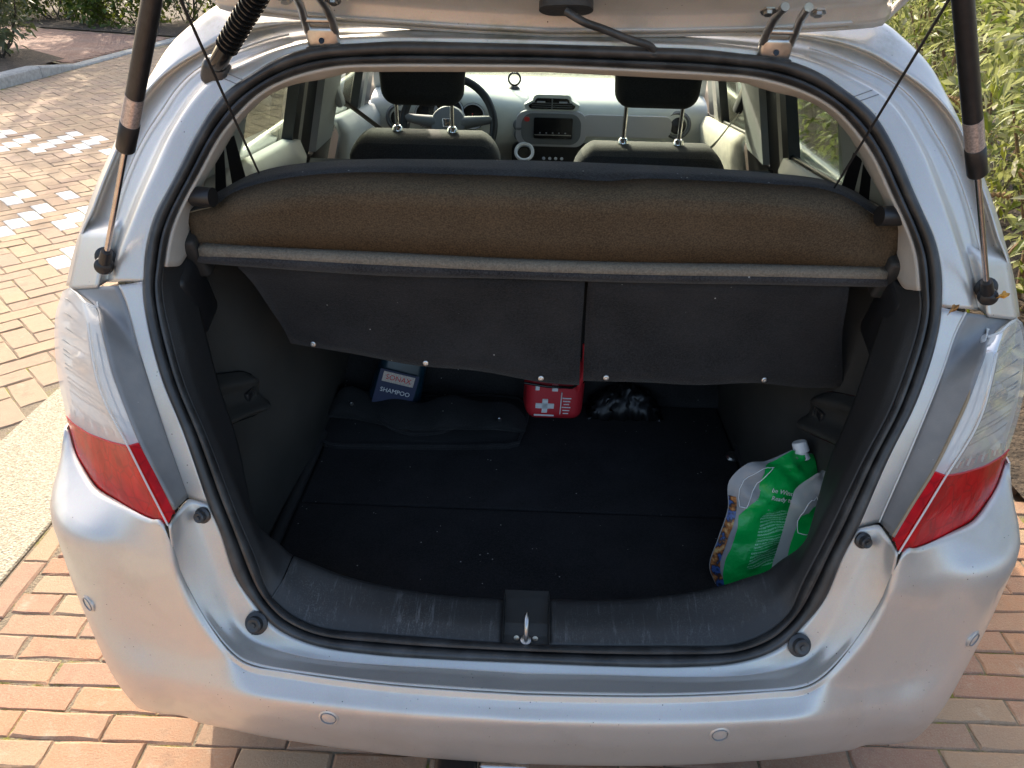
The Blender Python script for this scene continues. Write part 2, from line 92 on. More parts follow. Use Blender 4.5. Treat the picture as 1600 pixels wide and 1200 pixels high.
# ------------------------------------------------------------------ materials
class NT:
    def __init__(s, name):
        s.m = bpy.data.materials.new(name); s.m.use_nodes = True; s.t = s.m.node_tree; s.t.nodes.clear()
        s.out = s.n('ShaderNodeOutputMaterial')
    def n(s, typ, **kw):
        x = s.t.nodes.new(typ)
        for k, v in kw.items():
            if hasattr(x, k): setattr(x, k, v)
        return x
    def l(s, a, b): s.t.links.new(a, b)
    def geo(s): return s.n('ShaderNodeNewGeometry')
    def obj(s): return s.n('ShaderNodeTexCoord').outputs['Object']
    def pos(s): return s.n('ShaderNodeNewGeometry').outputs['Position']
    def noise(s, vec, scale, detail=4, rough=.55, out=0):
        x = s.n('ShaderNodeTexNoise'); x.inputs['Scale'].default_value = scale; x.inputs['Detail'].default_value = detail; x.inputs['Roughness'].default_value = rough
        if vec is not None: s.l(vec, x.inputs['Vector'])
        return x.outputs[out]
    def voro(s, vec, scale, feature='F1', out='Distance'):
        x = s.n('ShaderNodeTexVoronoi', feature=feature); x.inputs['Scale'].default_value = scale
        if vec is not None: s.l(vec, x.inputs['Vector'])
        return x.outputs[out]
    def ramp(s, fac, stops, interp='LINEAR'):
        x = s.n('ShaderNodeValToRGB'); x.color_ramp.interpolation = interp
        e = x.color_ramp.elements
        while len(e) < len(stops): e.new(.5)
        for i, (p, c) in enumerate(stops):
            e[i].position = p; e[i].color = (c, c, c, 1) if not hasattr(c, '__len__') else (*c, 1)
        s.l(fac, x.inputs[0]); return x.outputs[0]
    def math(s, op, a, b=None, c=None):
        x = s.n('ShaderNodeMath', operation=op)
        for i, v in enumerate((a, b, c)):
            if v is None: continue
            if isinstance(v, (int, float)): x.inputs[i].default_value = v
            else: s.l(v, x.inputs[i])
        return x.outputs[0]
    def mix(s, fac, a, b, blend='MIX'):
        x = s.n('ShaderNodeMix', data_type='RGBA', blend_type=blend)
        for i, v in ((0, fac), (6, a), (7, b)):
            if isinstance(v, (int, float)): x.inputs[i].default_value = v
            elif isinstance(v, tuple): x.inputs[i].default_value = (*v, 1)
            else: s.l(v, x.inputs[i])
        return x.outputs[2]
    def bump(s, h, dist=.001, strength=1.0):
        x = s.n('ShaderNodeBump'); x.inputs['Distance'].default_value = dist; x.inputs['Strength'].default_value = strength
        s.l(h, x.inputs['Height']); return x.outputs[0]
    def pbr(s, col, rough=.5, metal=0.0, normal=None, **kw):
        b = s.n('ShaderNodeBsdfPrincipled')
        def put(k, v):
            if v is None: return
            i = b.inputs[k]
            if isinstance(v, tuple): i.default_value = (*v, 1)
            elif isinstance(v, (int, float)): i.default_value = v
            else: s.l(v, i)
        put('Base Color', col); put('Roughness', rough); put('Metallic', metal); put('Normal', normal)
        for k, v in kw.items(): put(k, v)
        s.l(b.outputs[0], s.out.inputs[0]); return b
    def sep(s, vec):
        x = s.n('ShaderNodeSeparateXYZ'); s.l(vec, x.inputs[0]); return x.outputs
MAT = {}
def simple(name, col, rough=.5, metal=0.0, nscale=0, namp=.25, bscale=0, bdist=.0006, **kw):
    t = NT(name); p = t.pos(); c = col; nrm = None
    if nscale:
        f = t.noise(p, nscale, 5); c = t.mix(t.ramp(f, [(.3, 0.0), (.7, 1.0)]), tuple(x*(1-namp) for x in col), tuple(min(1, x*(1+namp)) for x in col))
    if bscale: nrm = t.bump(t.noise(p, bscale, 3), bdist)
    t.pbr(c, rough, metal, nrm, **kw); MAT[name] = t.m; return t.m

def m_paint():
    t = NT('silver_paint'); p = t.pos()
    flake = t.voro(p, 900, out='Color')
    base = t.mix(.06, (.57, .54, .495), flake)
    dirt = t.ramp(t.noise(p, 7, 8, .65), [(.52, 0.0), (.85, .45)])
    base = t.mix(dirt, base, (.36, .31, .25))
    zz = t.sep(p)[2]; al = t.math('MULTIPLY', t.ramp(t.math('SUBTRACT', zz, .9), [(.502, 0.0), (.53, 1.0), (.545, 1.0), (.56, .25)]), t.ramp(t.noise(p, 16, 6, .7), [(.47, 0.0), (.72, .6)]))
    base = t.mix(al, base, (.24, .21, .10))
    sp = t.math('MULTIPLY', t.ramp(t.voro(p, 75), [(.05, 1.0), (.085, 0.0)]), t.ramp(t.noise(p, 14, 2), [(.46, 0.0), (.58, 1.0)]))
    base = t.mix(sp, base, (.06, .05, .04))
    streak = t.noise(p, 40, 6)
    rough = t.math('ADD', .33, t.math('MULTIPLY', streak, .14))
    scr = t.n('ShaderNodeTexNoise'); scr.inputs['Scale'].default_value = 3
    wob = t.bump(t.noise(p, 900, 1), .00006, .5)
    t.pbr(base, rough, .52, wob, **{'Coat Weight': .4, 'Coat Roughness': .05})
    MAT['paint'] = t.m
m_paint()
def m_matte_grey():
    t = NT('dull_grey'); p = t.pos()
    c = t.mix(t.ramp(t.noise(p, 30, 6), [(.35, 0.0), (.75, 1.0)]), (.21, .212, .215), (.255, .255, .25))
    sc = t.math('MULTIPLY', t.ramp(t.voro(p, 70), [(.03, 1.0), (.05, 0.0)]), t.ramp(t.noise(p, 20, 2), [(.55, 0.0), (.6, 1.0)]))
    c = t.mix(sc, c, (.5, .48, .44)); t.pbr(c, .5, .25, t.bump(t.noise(p, 600, 2), .0002)); MAT['matte_grey'] = t.m
m_matte_grey()
def m_rubber():
    t = NT('black_rubber'); p = t.pos()
    c = t.mix(t.ramp(t.noise(p, 25, 6), [(.4, 0.0), (.75, 1.0)]), (.022, .022, .022), (.06, .06, .06))
    t.pbr(c, .36, 0, t.bump(t.noise(p, 260, 3), .0004)); MAT['rubber'] = t.m
m_rubber()
def m_scuff():
    t = NT('scratched_black_plastic'); p = t.pos()
    mp = t.n('ShaderNodeMapping'); mp.inputs['Scale'].default_value = (90, 7, 40); mp.inputs['Rotation'].default_value = (0, 0, 1.25); t.l(p, mp.inputs[0])
    mp2 = t.n('ShaderNodeMapping'); mp2.inputs['Scale'].default_value = (120, 10, 30); mp2.inputs['Rotation'].default_value = (0, 0, -.95); t.l(p, mp2.inputs[0])
    s1 = t.ramp(t.noise(mp.outputs[0], 1.6, 5, .7), [(.55, 0.0), (.66, 1.0)]); s2 = t.ramp(t.noise(mp2.outputs[0], 1.3, 5, .7), [(.61, 0.0), (.70, 1.0)])
    blot = t.ramp(t.noise(p, 11, 6, .7), [(.40, 0.0), (.72, 1.0)])
    grain = t.ramp(t.noise(p, 420, 2), [(.5, 0.0), (.75, 1.0)])
    nz = t.n('ShaderNodeSeparateXYZ'); t.l(t.geo().outputs['Normal'], nz.inputs[0])
    top = t.ramp(nz.outputs[2], [(.55, 0.0), (.8, 1.0)])
    f = t.math('MULTIPLY', t.math('MINIMUM', t.math('ADD', t.math('MULTIPLY', t.math('MAXIMUM', s1, s2), .8), t.math('MULTIPLY', grain, .5)), 1.0), blot)
    f = t.math('MULTIPLY', f, t.math('ADD', t.math('MULTIPLY', top, .75), .15))
    c = t.mix(f, (.022, .022, .022), (.15, .15, .15))
    t.pbr(c, .52, 0, t.bump(t.noise(p, 500, 2), .0003)); MAT['scuff'] = t.m
m_scuff()
def m_felt(name, a, b, spec, sc=520, lint=True):
    t = NT(name); p = t.pos()
    f = t.noise(p, sc, 3, .7); big = t.noise(p, 9, 4)
    c = t.mix(t.ramp(f, [(.35, 0.0), (.72, 1.0)]), a, b)
    c = t.mix(t.ramp(big, [(.35, 0.0), (.7, .35 if lint else .12)]), c, tuple(x*1.5 for x in b))
    if lint:
        ln = t.math('MULTIPLY', t.ramp(t.voro(p, 55), [(.065, 1.0), (.085, 0.0)]), t.ramp(t.noise(p, 21, 2), [(.575, 0.0), (.60, 1.0)]))
        c = t.mix(ln, c, (.34, .34, .32))
    t.pbr(c, .95, 0, t.bump(f, .0012), **{'Sheen Weight': spec, 'Sheen Roughness': .5, 'Specular IOR Level': .15}); MAT[name] = t.m
m_felt('felt_top', (.007, .0073, .008), (.055, .055, .058), .10, 300)
m_felt('felt_flap', (.010, .010, .010), (.030, .0295, .030), .08, 330)
m_felt('carpet', (.0085, .0082, .0085), (.027, .026, .027), .05, 330)
m_felt('mat_carpet', (.012, .012, .012), (.030, .030, .030), .06, 330)
m_felt('board', (.044, .033, .021), (.125, .095, .062), .0, 380, False)
m_felt('board_hem', (.12, .105, .085), (.22, .195, .155), .0, 330, False)
simple('dark_plastic', (.024, .024, .023), .55, bscale=700, nscale=8, namp=.3)
simple('lining_plastic', (.040, .038, .033), .6, bscale=700, nscale=8, namp=.2)
simple('black_plastic', (.012, .012, .013), .42, nscale=12)
simple('gloss_black', (.01, .01, .01), .18)
simple('bag_film', (.008, .008, .009), .42)
simple('light_trim', (.46, .44, .40), .7, nscale=20, namp=.08, bscale=600)
simple('grey_trim', (.48, .50, .48), .6, nscale=10, namp=.06, bscale=500)
simple('dash_light', (.58, .61, .57), .55, nscale=14, namp=.05, bscale=450)
simple('dash_silver', (.42, .43, .46), .4, .3)
simple('dash_grey', (.13, .14, .145), .5)
simple('cream', (.62, .58, .47), .8, nscale=40, namp=.1)
simple('steel', (.55, .54, .52), .32, 1.0, nscale=60, namp=.2)
simple('chrome', (.8, .8, .8), .08, 1.0)
simple('brushed', (.62, .58, .56), .22, 1.0, nscale=90, namp=.1)
simple('strut_black', (.013, .014, .016), .33, nscale=120, namp=.4, bscale=900, bdist=.0004)
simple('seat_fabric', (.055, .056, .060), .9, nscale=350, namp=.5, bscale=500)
simple('lit_seat_top', (.11, .107, .102), .9, nscale=350, namp=.4, bscale=500)
simple('headrest_fabric', (.030, .030, .030), .9, nscale=350, namp=.5, bscale=500)
simple('belt_dark', (.10, .09, .075), .8, nscale=300)
simple('tyre', (.012, .012, .012), .8)
simple('alloy', (.5, .5, .5), .35, .9)
simple('cord_black', (.012, .012, .014), .8, bscale=900, bdist=.001)
simple('moss', (.22, .22, .035), .9, nscale=60, namp=.5)
simple('leaf_brown', (.30, .15, .04), .7, nscale=150, namp=.5)
simple('leaf_orange', (.50, .24, .03), .7, nscale=150, namp=.4)
simple('white_plastic', (.78, .79, .80), .4)
simple('white_print', (.80, .80, .78), .6)
simple('red_print', (.55, .02, .03), .6)
simple('bottle_blue', (.005, .030, .048), .35, nscale=30, namp=.4)
simple('label_blue', (.012, .022, .075), .5)
simple('label_silver', (.50, .44, .42), .30, .6, nscale=400, namp=.35)
simple('soil', (.06, .042, .028), .95, nscale=18, namp=.5, bscale=40, bdist=.02)
simple('bark', (.07, .055, .04), .9, nscale=30, namp=.5, bscale=40, bdist=.01)
simple('twig', (.22, .15, .09), .9, nscale=60, namp=.4)
simple('seedhead', (.30, .19, .09), .9, nscale=90, namp=.5)
simple('purple_flower', (.30, .16, .42), .8, nscale=50, namp=.3)
simple('kerb_concrete', (.36, .35, .32), .9, nscale=25, namp=.22, bscale=160, bdist=.002)
simple('hazard_red', (.5, .03, .03), .4)
simple('screen', (.006, .007, .009), .12)
simple('droplet', (.9, .9, .9), .02, **{'Transmission Weight': 1.0, 'IOR': 1.33})
simple('edge_tan', (.30, .24, .16), .9)

def m_glass(name, tint, refl=.5):
    t = NT(name); tr = t.n('ShaderNodeBsdfTransparent'); tr.inputs[0].default_value = (*tint, 1)
    gl = t.n('ShaderNodeBsdfGlossy'); gl.inputs['Roughness'].default_value = .02
    lw = t.n('ShaderNodeLayerWeight'); lw.inputs[0].default_value = .12
    mx = t.n('ShaderNodeMixShader'); t.l(t.math('MULTIPLY', lw.outputs['Fresnel'], refl), mx.inputs[0]); t.l(tr.outputs[0], mx.inputs[1]); t.l(gl.outputs[0], mx.inputs[2])
    t.l(mx.outputs[0], t.out.inputs[0]); MAT[name] = t.m
m_glass('window_glass', (.80, .88, .82), .7)
m_glass('windscreen_glass', (.86, .92, .88), .7)
def m_lens(name, tint, refl, dif):
    t = NT(name); tr = t.n('ShaderNodeBsdfTransparent'); tr.inputs[0].default_value = (*tint, 1)
    gl = t.n('ShaderNodeBsdfGlossy'); gl.inputs['Roughness'].default_value = .10
    df = t.n('ShaderNodeBsdfDiffuse'); df.inputs[0].default_value = (.86, .86, .83, 1)
    lw = t.n('ShaderNodeLayerWeight'); lw.inputs[0].default_value = .25
    a = t.n('ShaderNodeMixShader'); a.inputs[0].default_value = dif; t.l(tr.outputs[0], a.inputs[1]); t.l(df.outputs[0], a.inputs[2])
    mx = t.n('ShaderNodeMixShader'); t.l(t.math('ADD', t.math('MULTIPLY', lw.outputs['Fresnel'], refl), .03), mx.inputs[0]); t.l(a.outputs[0], mx.inputs[1]); t.l(gl.outputs[0], mx.inputs[2])
    t.l(mx.outputs[0], t.out.inputs[0]); MAT[name] = t.m
m_lens('clear_lens', (.97, .97, .96), .45, .48)
def m_red():
    t = NT('red_lens'); p = t.pos()
    g1 = t.voro(p, 30, 'DISTANCE_TO_EDGE'); f = t.ramp(g1, [(.02, 1.0), (.05, 0.0)])
    rows = t.ramp(t.noise(p, 26, 2), [(.35, 0.0), (.7, 1.0)])
    c = t.mix(rows, (.36, .001, .003), (.56, .002, .006)); c = t.mix(t.math('MULTIPLY', f, .4), c, (.16, .002, .004))
    t.pbr(c, .22, 0, t.bump(t.noise(p, 60, 1), .0006), **{'Specular IOR Level': .12}); MAT['red_lens'] = t.m
m_red()
def m_reflector():
    t = NT('lamp_reflector'); p = t.pos()
    t.pbr((.88, .88, .85), .32, .35, t.bump(t.noise(p, 35, 2), .003)); MAT['reflector'] = t.m
m_reflector()
def m_pouch():
    t = NT('clear_pouch_film'); tr = t.n('ShaderNodeBsdfTransparent'); tr.inputs[0].default_value = (.85, .87, .88, 1)
    p = t.n('ShaderNodeBsdfPrincipled'); p.inputs['Base Color'].default_value = (.60, .60, .60, 1); p.inputs['Roughness'].default_value = .25
    mx = t.n('ShaderNodeMixShader'); mx.inputs[0].default_value = .48; t.l(tr.outputs[0], mx.inputs[1]); t.l(p.outputs[0], mx.inputs[2]); t.l(mx.outputs[0], t.out.inputs[0])
    MAT['pouch'] = t.m
    t = NT('green_print'); uv = t.sep(t.n('ShaderNodeTexCoord').outputs['UV'])
    u, v = uv[0], uv[1]
    p = t.pos()
    wav = t.math('ADD', v, t.math('MULTIPLY', t.math('SINE', t.math('MULTIPLY', u, 7.0)), .018))
    lines = t.math('GREATER_THAN', t.math('SINE', t.math('MULTIPLY', wav, 300.0)), -.2)
    dots = t.math('GREATER_THAN', t.noise(p, 900, 1), .46)
    blk = t.math('MULTIPLY', t.math('MULTIPLY', t.math('GREATER_THAN', u, .30), t.math('LESS_THAN', u, .97)), t.math('MULTIPLY', t.math('GREATER_THAN', v, .10), t.math('LESS_THAN', v, .50)))
    gap = t.math('LESS_THAN', t.math('ABSOLUTE', t.math('SINE', t.math('MULTIPLY', wav, 34.0))), .985)
    f = t.math('MULTIPLY', t.math('MULTIPLY', lines, dots), t.math('MULTIPLY', blk, gap))
    c = t.mix(t.math('MULTIPLY', f, .8), (.0, .40, .07), (.42, .80, .58))
    t.pbr(c, .32, 0, t.bump(t.noise(p, 45, 3), .003)); MAT['green'] = t.m
    t = NT('picture_print'); p = t.pos(); n = t.noise(p, 55, 4)
    c = t.ramp(n, [(.30, (.01, .015, .03)), (.42, (.05, .12, .35)), (.50, (.02, .02, .02)), (.58, (.35, .12, .03)), (.68, (.55, .35, .15)), (.8, (.3, .4, .1))])
    t.pbr(c, .3); MAT['picture'] = t.m
m_pouch()
def m_brick(name, cols, moss, sand):
    t = NT(name); g = t.geo(); p = g.outputs['Position']; oi = t.n('ShaderNodeObjectInfo')
    r = t.math('FRACT', t.math('ADD', t.math('MULTIPLY', oi.outputs['Random'], 3.7), t.math('MULTIPLY', g.outputs['Random Per Island'], 5.3)))
    c = t.ramp(r, [(i/(len(cols)-1), x) for i, x in enumerate(cols)])
    c = t.mix(t.ramp(t.noise(p, 34, 6, .7), [(.3, 0.0), (.75, .55)]), c, sand)
    c = t.mix(t.ramp(t.noise(p, 260, 3, .8), [(.5, 0.0), (.8, .5)]), c, (.52, .43, .31))
    c = t.mix(t.ramp(t.noise(p, 190, 3, .8), [(.62, 0.0), (.75, .5)]), c, (.09, .065, .05))
    c = t.mix(t.ramp(t.noise(p, 1.3, 4), [(.45, 0.0), (.8, .35)]), c, (.30, .25, .2))
    c = t.mix(t.ramp(t.noise(p, 9, 6, .75), [(.56, 0.0), (.74, .6)]), c, (.17, .12, .085))
    c = t.mix(t.ramp(t.noise(p, 13, 6, .75), [(.58, 0.0), (.74, .5)]), c, (.50, .44, .34))
    t.pbr(c, .9, 0, t.bump(t.noise(p, 210, 5, .7), .0025)); MAT[name] = t.m
m_brick('bay_brick', [(.34, .15, .085), (.42, .21, .11), (.31, .16, .11), (.38, .25, .15), (.37, .165, .10), (.41, .26, .15)], 0, (.38, .27, .17))
m_brick('road_brick', [(.34, .22, .13), (.38, .25, .15), (.31, .19, .13), (.39, .27, .16), (.35, .22, .14)], 0, (.39, .30, .19))
m_brick('path_brick', [(.30, .14, .09), (.36, .18, .12), (.32, .17, .12), (.38, .21, .14)], 0, (.36, .24, .17))
t = NT('white_brick'); p = t.pos(); t.pbr(t.mix(t.ramp(t.noise(p, 60, 6), [(.35, 0.0), (.75, .8)]), (.76, .74, .69), (.52, .47, .39)), .85, 0, t.bump(t.noise(p, 200, 4), .002)); MAT['white_brick'] = t.m
def m_joint():
    t = NT('joint_sand_and_moss'); p = t.pos()
    f = t.ramp(t.noise(p, 5.5, 5, .7), [(.52, 0.0), (.62, 1.0)])
    c = t.mix(t.noise(p, 120, 4), (.13, .10, .07), (.30, .24, .16))
    c = t.mix(f, c, t.mix(t.noise(p, 170, 4), (.10, .11, .012), (.34, .30, .05)))
    t.pbr(c, .95, 0, t.bump(t.noise(p, 160, 4), .006)); MAT['joint'] = t.m
m_joint()
def m_concrete():
    t = NT('washed_concrete'); p = t.pos()
    v = t.voro(p, 210, out='Color'); vs = t.sep(v)
    c = t.ramp(vs[0], [(0, (.22, .185, .12)), (.35, (.33, .285, .20)), (.7, (.38, .335, .245)), (1, (.44, .40, .31))])
    c = t.mix(t.ramp(t.noise(p, 3, 5), [(.4, 0.0), (.8, .5)]), c, (.40, .35, .27))
    t.pbr(c, .9, 0, t.bump(t.voro(p, 130), .003)); MAT['concrete'] = t.m
m_concrete()
def m_ground():
    t = NT('ground_paving'); p = t.pos()
    mp = t.n('ShaderNodeMapping'); mp.inputs['Rotation'].default_value = (0, 0, R(45)); t.l(p, mp.inputs[0])
    b = t.n('ShaderNodeTexBrick'); t.l(mp.outputs[0], b.inputs[0]); b.inputs['Scale'].default_value = 1
    b.inputs['Color1'].default_value = (.40, .29, .19, 1); b.inputs['Color2'].default_value = (.32, .22, .15, 1); b.inputs['Mortar'].default_value = (.2, .16, .1, 1)
    b.inputs['Brick Width'].default_value = .21; b.inputs['Row Height'].default_value = .105; b.inputs['Mortar Size'].default_value = .005
    c = t.mix(t.ramp(t.noise(p, .8, 5), [(.4, 0.0), (.8, .4)]), b.outputs[0], (.36, .30, .22))
    t.pbr(c, .92, 0, t.bump(t.noise(p, 120, 4), .003)); MAT['ground'] = t.m
m_ground()
def m_leaf(name, cols, trans=.35, pale=None):
    t = NT(name); g = t.geo(); r = g.outputs['Random Per Island']
    r = t.math('FRACT', t.math('ADD', r, t.math('MULTIPLY', t.n('ShaderNodeObjectInfo').outputs['Random'], 7.3)))
    c = t.ramp(r, [(i/(len(cols)-1), x) for i, x in enumerate(cols)])
    if pale: c = t.mix(t.math('MULTIPLY', g.outputs['Backfacing'], .7), c, pale)
    d = t.n('ShaderNodeBsdfPrincipled'); t.l(c, d.inputs['Base Color']); d.inputs['Roughness'].default_value = .5
    tl = t.n('ShaderNodeBsdfTranslucent'); t.l(t.mix(.5, c, (.30, .36, .03)), tl.inputs[0])
    mx = t.n('ShaderNodeMixShader'); mx.inputs[0].default_value = trans; t.l(d.outputs[0], mx.inputs[1]); t.l(tl.outputs[0], mx.inputs[2]); t.l(mx.outputs[0], t.out.inputs[0])
    MAT[name] = t.m
m_leaf('leaf_buddleia', [(.04, .07, .010), (.17, .23, .03), (.32, .32, .17), (.06, .10, .012), (.26, .30, .03), (.40, .38, .26), (.05, .09, .012), (.33, .32, .05)], .42, (.40, .40, .29))
m_leaf('leaf_green', [(.03, .06, .012), (.05, .09, .015), (.08, .12, .02), (.06, .10, .02)], .3)
m_leaf('leaf_olive', [(.05, .065, .03), (.075, .09, .045), (.10, .11, .07), (.06, .08, .03)], .25, (.16, .17, .13))

# ------------------------------------------------------------------ mesh helpers
def link(name, me, mat, parent=None, smooth=True):
    o = bpy.data.objects.new(name, me); COL.objects.link(o)
    if mat is not None: me.materials.append(MAT[mat] if isinstance(mat, str) else mat)
    if smooth: me.polygons.foreach_set('use_smooth', [True]*len(me.polygons))
    if parent is not None:
        o.parent = parent
        o.matrix_parent_inverse = Matrix.Translation(-parent_loc(parent))
    return o
def parent_loc(p):
    v = Vector(p.location)
    return v if p.parent is None else Vector((0, 0, 0)) if False else v
def mesh(name, verts, faces, mat, parent=None, smooth=True, sharp=None, solid=None, uv=None):
    me = bpy.data.meshes.new(name); me.from_pydata([tuple(v) for v in verts], [], faces); me.update()
    if uv is not None:
        lay = me.uv_layers.new(name='uv')
        for lp in me.loops: lay.data[lp.index].uv = uv[lp.vertex_index]
    o = link(name, me, mat, parent, smooth)
    if sharp:
        me.set_sharp_from_angle(angle=R(sharp))
    if solid:
        md = o.modifiers.new('solid', 'SOLIDIFY'); md.thickness = abs(solid); md.offset = -1 if solid > 0 else 1
    return o
def thing(name, loc, label, cat, group=None):
    o = bpy.data.objects.new(name, None); COL.objects.link(o); o.location = loc; o.empty_display_size = .1
    o['label'] = label; o['category'] = cat
    if group: o['group'] = group
    bpy.context.view_layer.update(); return o
def tag(o, label, cat, group=None):
    o['label'] = label; o['category'] = cat
    if group: o['group'] = group
    return o
def structure(o): o['kind'] = 'structure'; return o
A3 = lambda p: np.array(p, float)
def cat_eval(P, ts):
    P = A3(P); n = len(P)
    if n == 2: return P[0]+(P[1]-P[0])*np.array(ts)[:, None]
    d = np.r_[0, np.cumsum(np.linalg.norm(np.diff(P, axis=0), axis=1)**.5)]; d /= d[-1]
    # centripetal parameter, arc-length table
    def ev(t):
        i = min(max(np.searchsorted(d, t, 'right')-1, 0), n-2)
        p0 = P[i-1] if i > 0 else 2*P[0]-P[1]; p3 = P[i+2] if i+2 < n else 2*P[-1]-P[-2]; p1, p2 = P[i], P[i+1]
        t1, t2 = d[i], d[i+1]; t0 = d[i-1] if i > 0 else t1-(t2-t1); t3 = d[i+2] if i+2 < n else t2+(t2-t1)
        a1 = (t1-t)/(t1-t0)*p0+(t-t0)/(t1-t0)*p1; a2 = (t2-t)/(t2-t1)*p1+(t-t1)/(t2-t1)*p2; a3 = (t3-t)/(t3-t2)*p2+(t-t2)/(t3-t2)*p3
        b1 = (t2-t)/(t2-t0)*a1+(t-t0)/(t2-t0)*a2; b2 = (t3-t)/(t3-t1)*a2+(t-t1)/(t3-t1)*a3
        return (t2-t)/(t2-t1)*b1+(t-t1)/(t2-t1)*b2
    tt = np.linspace(0, 1, 12*n); pts = np.array([ev(t) for t in tt])
    s = np.r_[0, np.cumsum(np.linalg.norm(np.diff(pts, axis=0), axis=1))]; s /= s[-1]
    return np.array([[np.interp(x, s, pts[:, k]) for k in range(3)] for x in ts])
def cat_keys(P, per):
    """sample with 'per' points in each key interval: keeps keys aligned between rails"""
    P = A3(P); n = len(P); out = []
    for i in range(n-1):
        p0 = P[i-1] if i > 0 else 2*P[0]-P[1]; p3 = P[i+2] if i+2 < n else 2*P[-1]-P[-2]; p1, p2 = P[i], P[i+1]
        for k in range(per):
            t = k/per
            out.append(.5*((2*p1)+(p2-p0)*t+(2*p0-5*p1+4*p2-p3)*t*t+(3*p1-p0-3*p2+p3)*t**3))
    out.append(P[-1]); return np.array(out)
def grid_faces(nu, nv, closed=False):
    F = []
    for i in range(nu-1 if not closed else nu):
        for j in range(nv-1):
            a = i*nv+j; b = ((i+1) % nu)*nv+j
            F.append((a, b, b+1, a+1))
    return F
def mirror_x(V): V = A3(V).copy(); V[:, 0] *= -1; return V
def loft_grid(rails, nu, sub=4, smooth=2, keys=None):
    """rails -> grid [nu][nv][3]; straight between rails with rounded creases"""
    S = [cat_keys(r, keys) if keys else cat_eval(r, np.linspace(0, 1, nu)) for r in rails]
    rows = []
    for k in range(len(S)-1):
        for j in range(sub): rows.append(S[k]+(S[k+1]-S[k])*j/sub)
    rows.append(S[-1]); G = np.stack(rows, 1)
    for _ in range(smooth):
        H = G.copy(); H[:, 1:-1] = .5*G[:, 1:-1]+.25*(G[:, :-2]+G[:, 2:]); G = H
    return G
def grid_obj(name, G, mat, parent, solid=None, sharp=None):
    nu, nv = G.shape[:2]
    return mesh(name, G.reshape(-1, 3), grid_faces(nu, nv), mat, parent, True, sharp, solid)
def both_halves(G):
    """G runs from side to x=0 (last) -> full symmetric grid"""
    M = G[::-1].copy(); M[:, :, 0] *= -1
    return np.concatenate([G, M[1:]], 0)
def frames(P, closed=False):
    P = A3(P); n = len(P)
    T = (np.roll(P, -1, 0)-np.roll(P, 1, 0)) if closed else np.gradient(P, axis=0)
    T /= np.linalg.norm(T, axis=1)[:, None]+1e-12
    ref = np.array([0, 0, 1.0]); ref = np.array([1.0, 0, 0]) if abs(T[0] @ ref) > .9 else ref
    N = []; nrm = np.cross(T[0], ref)
    for t in T:
        nrm = nrm-t*(nrm @ t); nrm = nrm/(np.linalg.norm(nrm)+1e-12); N.append(nrm.copy())
    N = np.array(N); return T, N, np.cross(T, N)
def tube_v(P, r, seg=8, closed=False, caps=True, base=0):
    P = A3(P); T, N, B = frames(P, closed); n = len(P)
    rr = np.full(n, r) if np.isscalar(r) else np.array(r)
    a = np.linspace(0, 2*math.pi, seg, endpoint=False)
    V = (P[:, None]+rr[:, None, None]*(np.cos(a)[None, :, None]*N[:, None]+np.sin(a)[None, :, None]*B[:, None])).reshape(-1, 3)
    F = []
    for i in range(n if closed else n-1):
        for j in range(seg):
            F.append((base+i*seg+j, base+i*seg+(j+1) % seg, base+((i+1) % n)*seg+(j+1) % seg, base+((i+1) % n)*seg+j))
    if caps and not closed:
        F.append(tuple(base+j for j in range(seg))[::-1]); F.append(tuple(base+(n-1)*seg+j for j in range(seg)))
    return V, F
def tube(name, P, r, mat, parent, seg=8, closed=False, sharp=50):
    V, F = tube_v(P, r, seg, closed); return mesh(name, V, F, mat, parent, True, sharp)
def sweep(name, P, sec, mat, parent, ax, bx, closed=True, sharp=40):
    """sweep 2-D section sec (in per-point axes ax,bx) along closed P"""
    P = A3(P); n = len(P); m = len(sec); sec = A3(sec)
    V = (P[:, None]+sec[None, :, 0:1]*ax[:, None]+sec[None, :, 1:2]*bx[:, None]).reshape(-1, 3); F = []
    for i in range(n if closed else n-1):
        for j in range(m): F.append((i*m+j, i*m+(j+1) % m, ((i+1) % n)*m+(j+1) % m, ((i+1) % n)*m+j))
    return mesh(name, V, F, mat, parent, True, sharp)
def rbox(name, size, loc, mat, parent, bev=.01, seg=3, rot=(0, 0, 0), taper=(1, 1), sharp=None, warp=None):
    bm = bmesh.new(); bmesh.ops.create_cube(bm, size=1)
    for v in bm.verts:
        k = 1 if v.co.z < 0 else 0
        v.co.x *= size[0]*(taper[0] if not k else 1); v.co.y *= size[1]*(taper[1] if not k else 1); v.co.z *= size[2]
    if bev: bmesh.ops.bevel(bm, geom=bm.edges[:], offset=bev, segments=seg, profile=.5, affect='EDGES')
    M = Matrix.Translation(loc) @ Euler(rot).to_matrix().to_4x4()
    if warp:
        for v in bm.verts: v.co = Vector(warp(v.co))
    bm.transform(M); me = bpy.data.meshes.new(name); bm.to_mesh(me); bm.free()
    o = link(name, me, mat, parent); me.set_sharp_from_angle(angle=R(sharp or 45)); return o
def cyl(name, a, b, r, mat, parent, seg=20, r2=None):
    return tube(name, [a, b], [r, r if r2 is None else r2], mat, parent, seg)
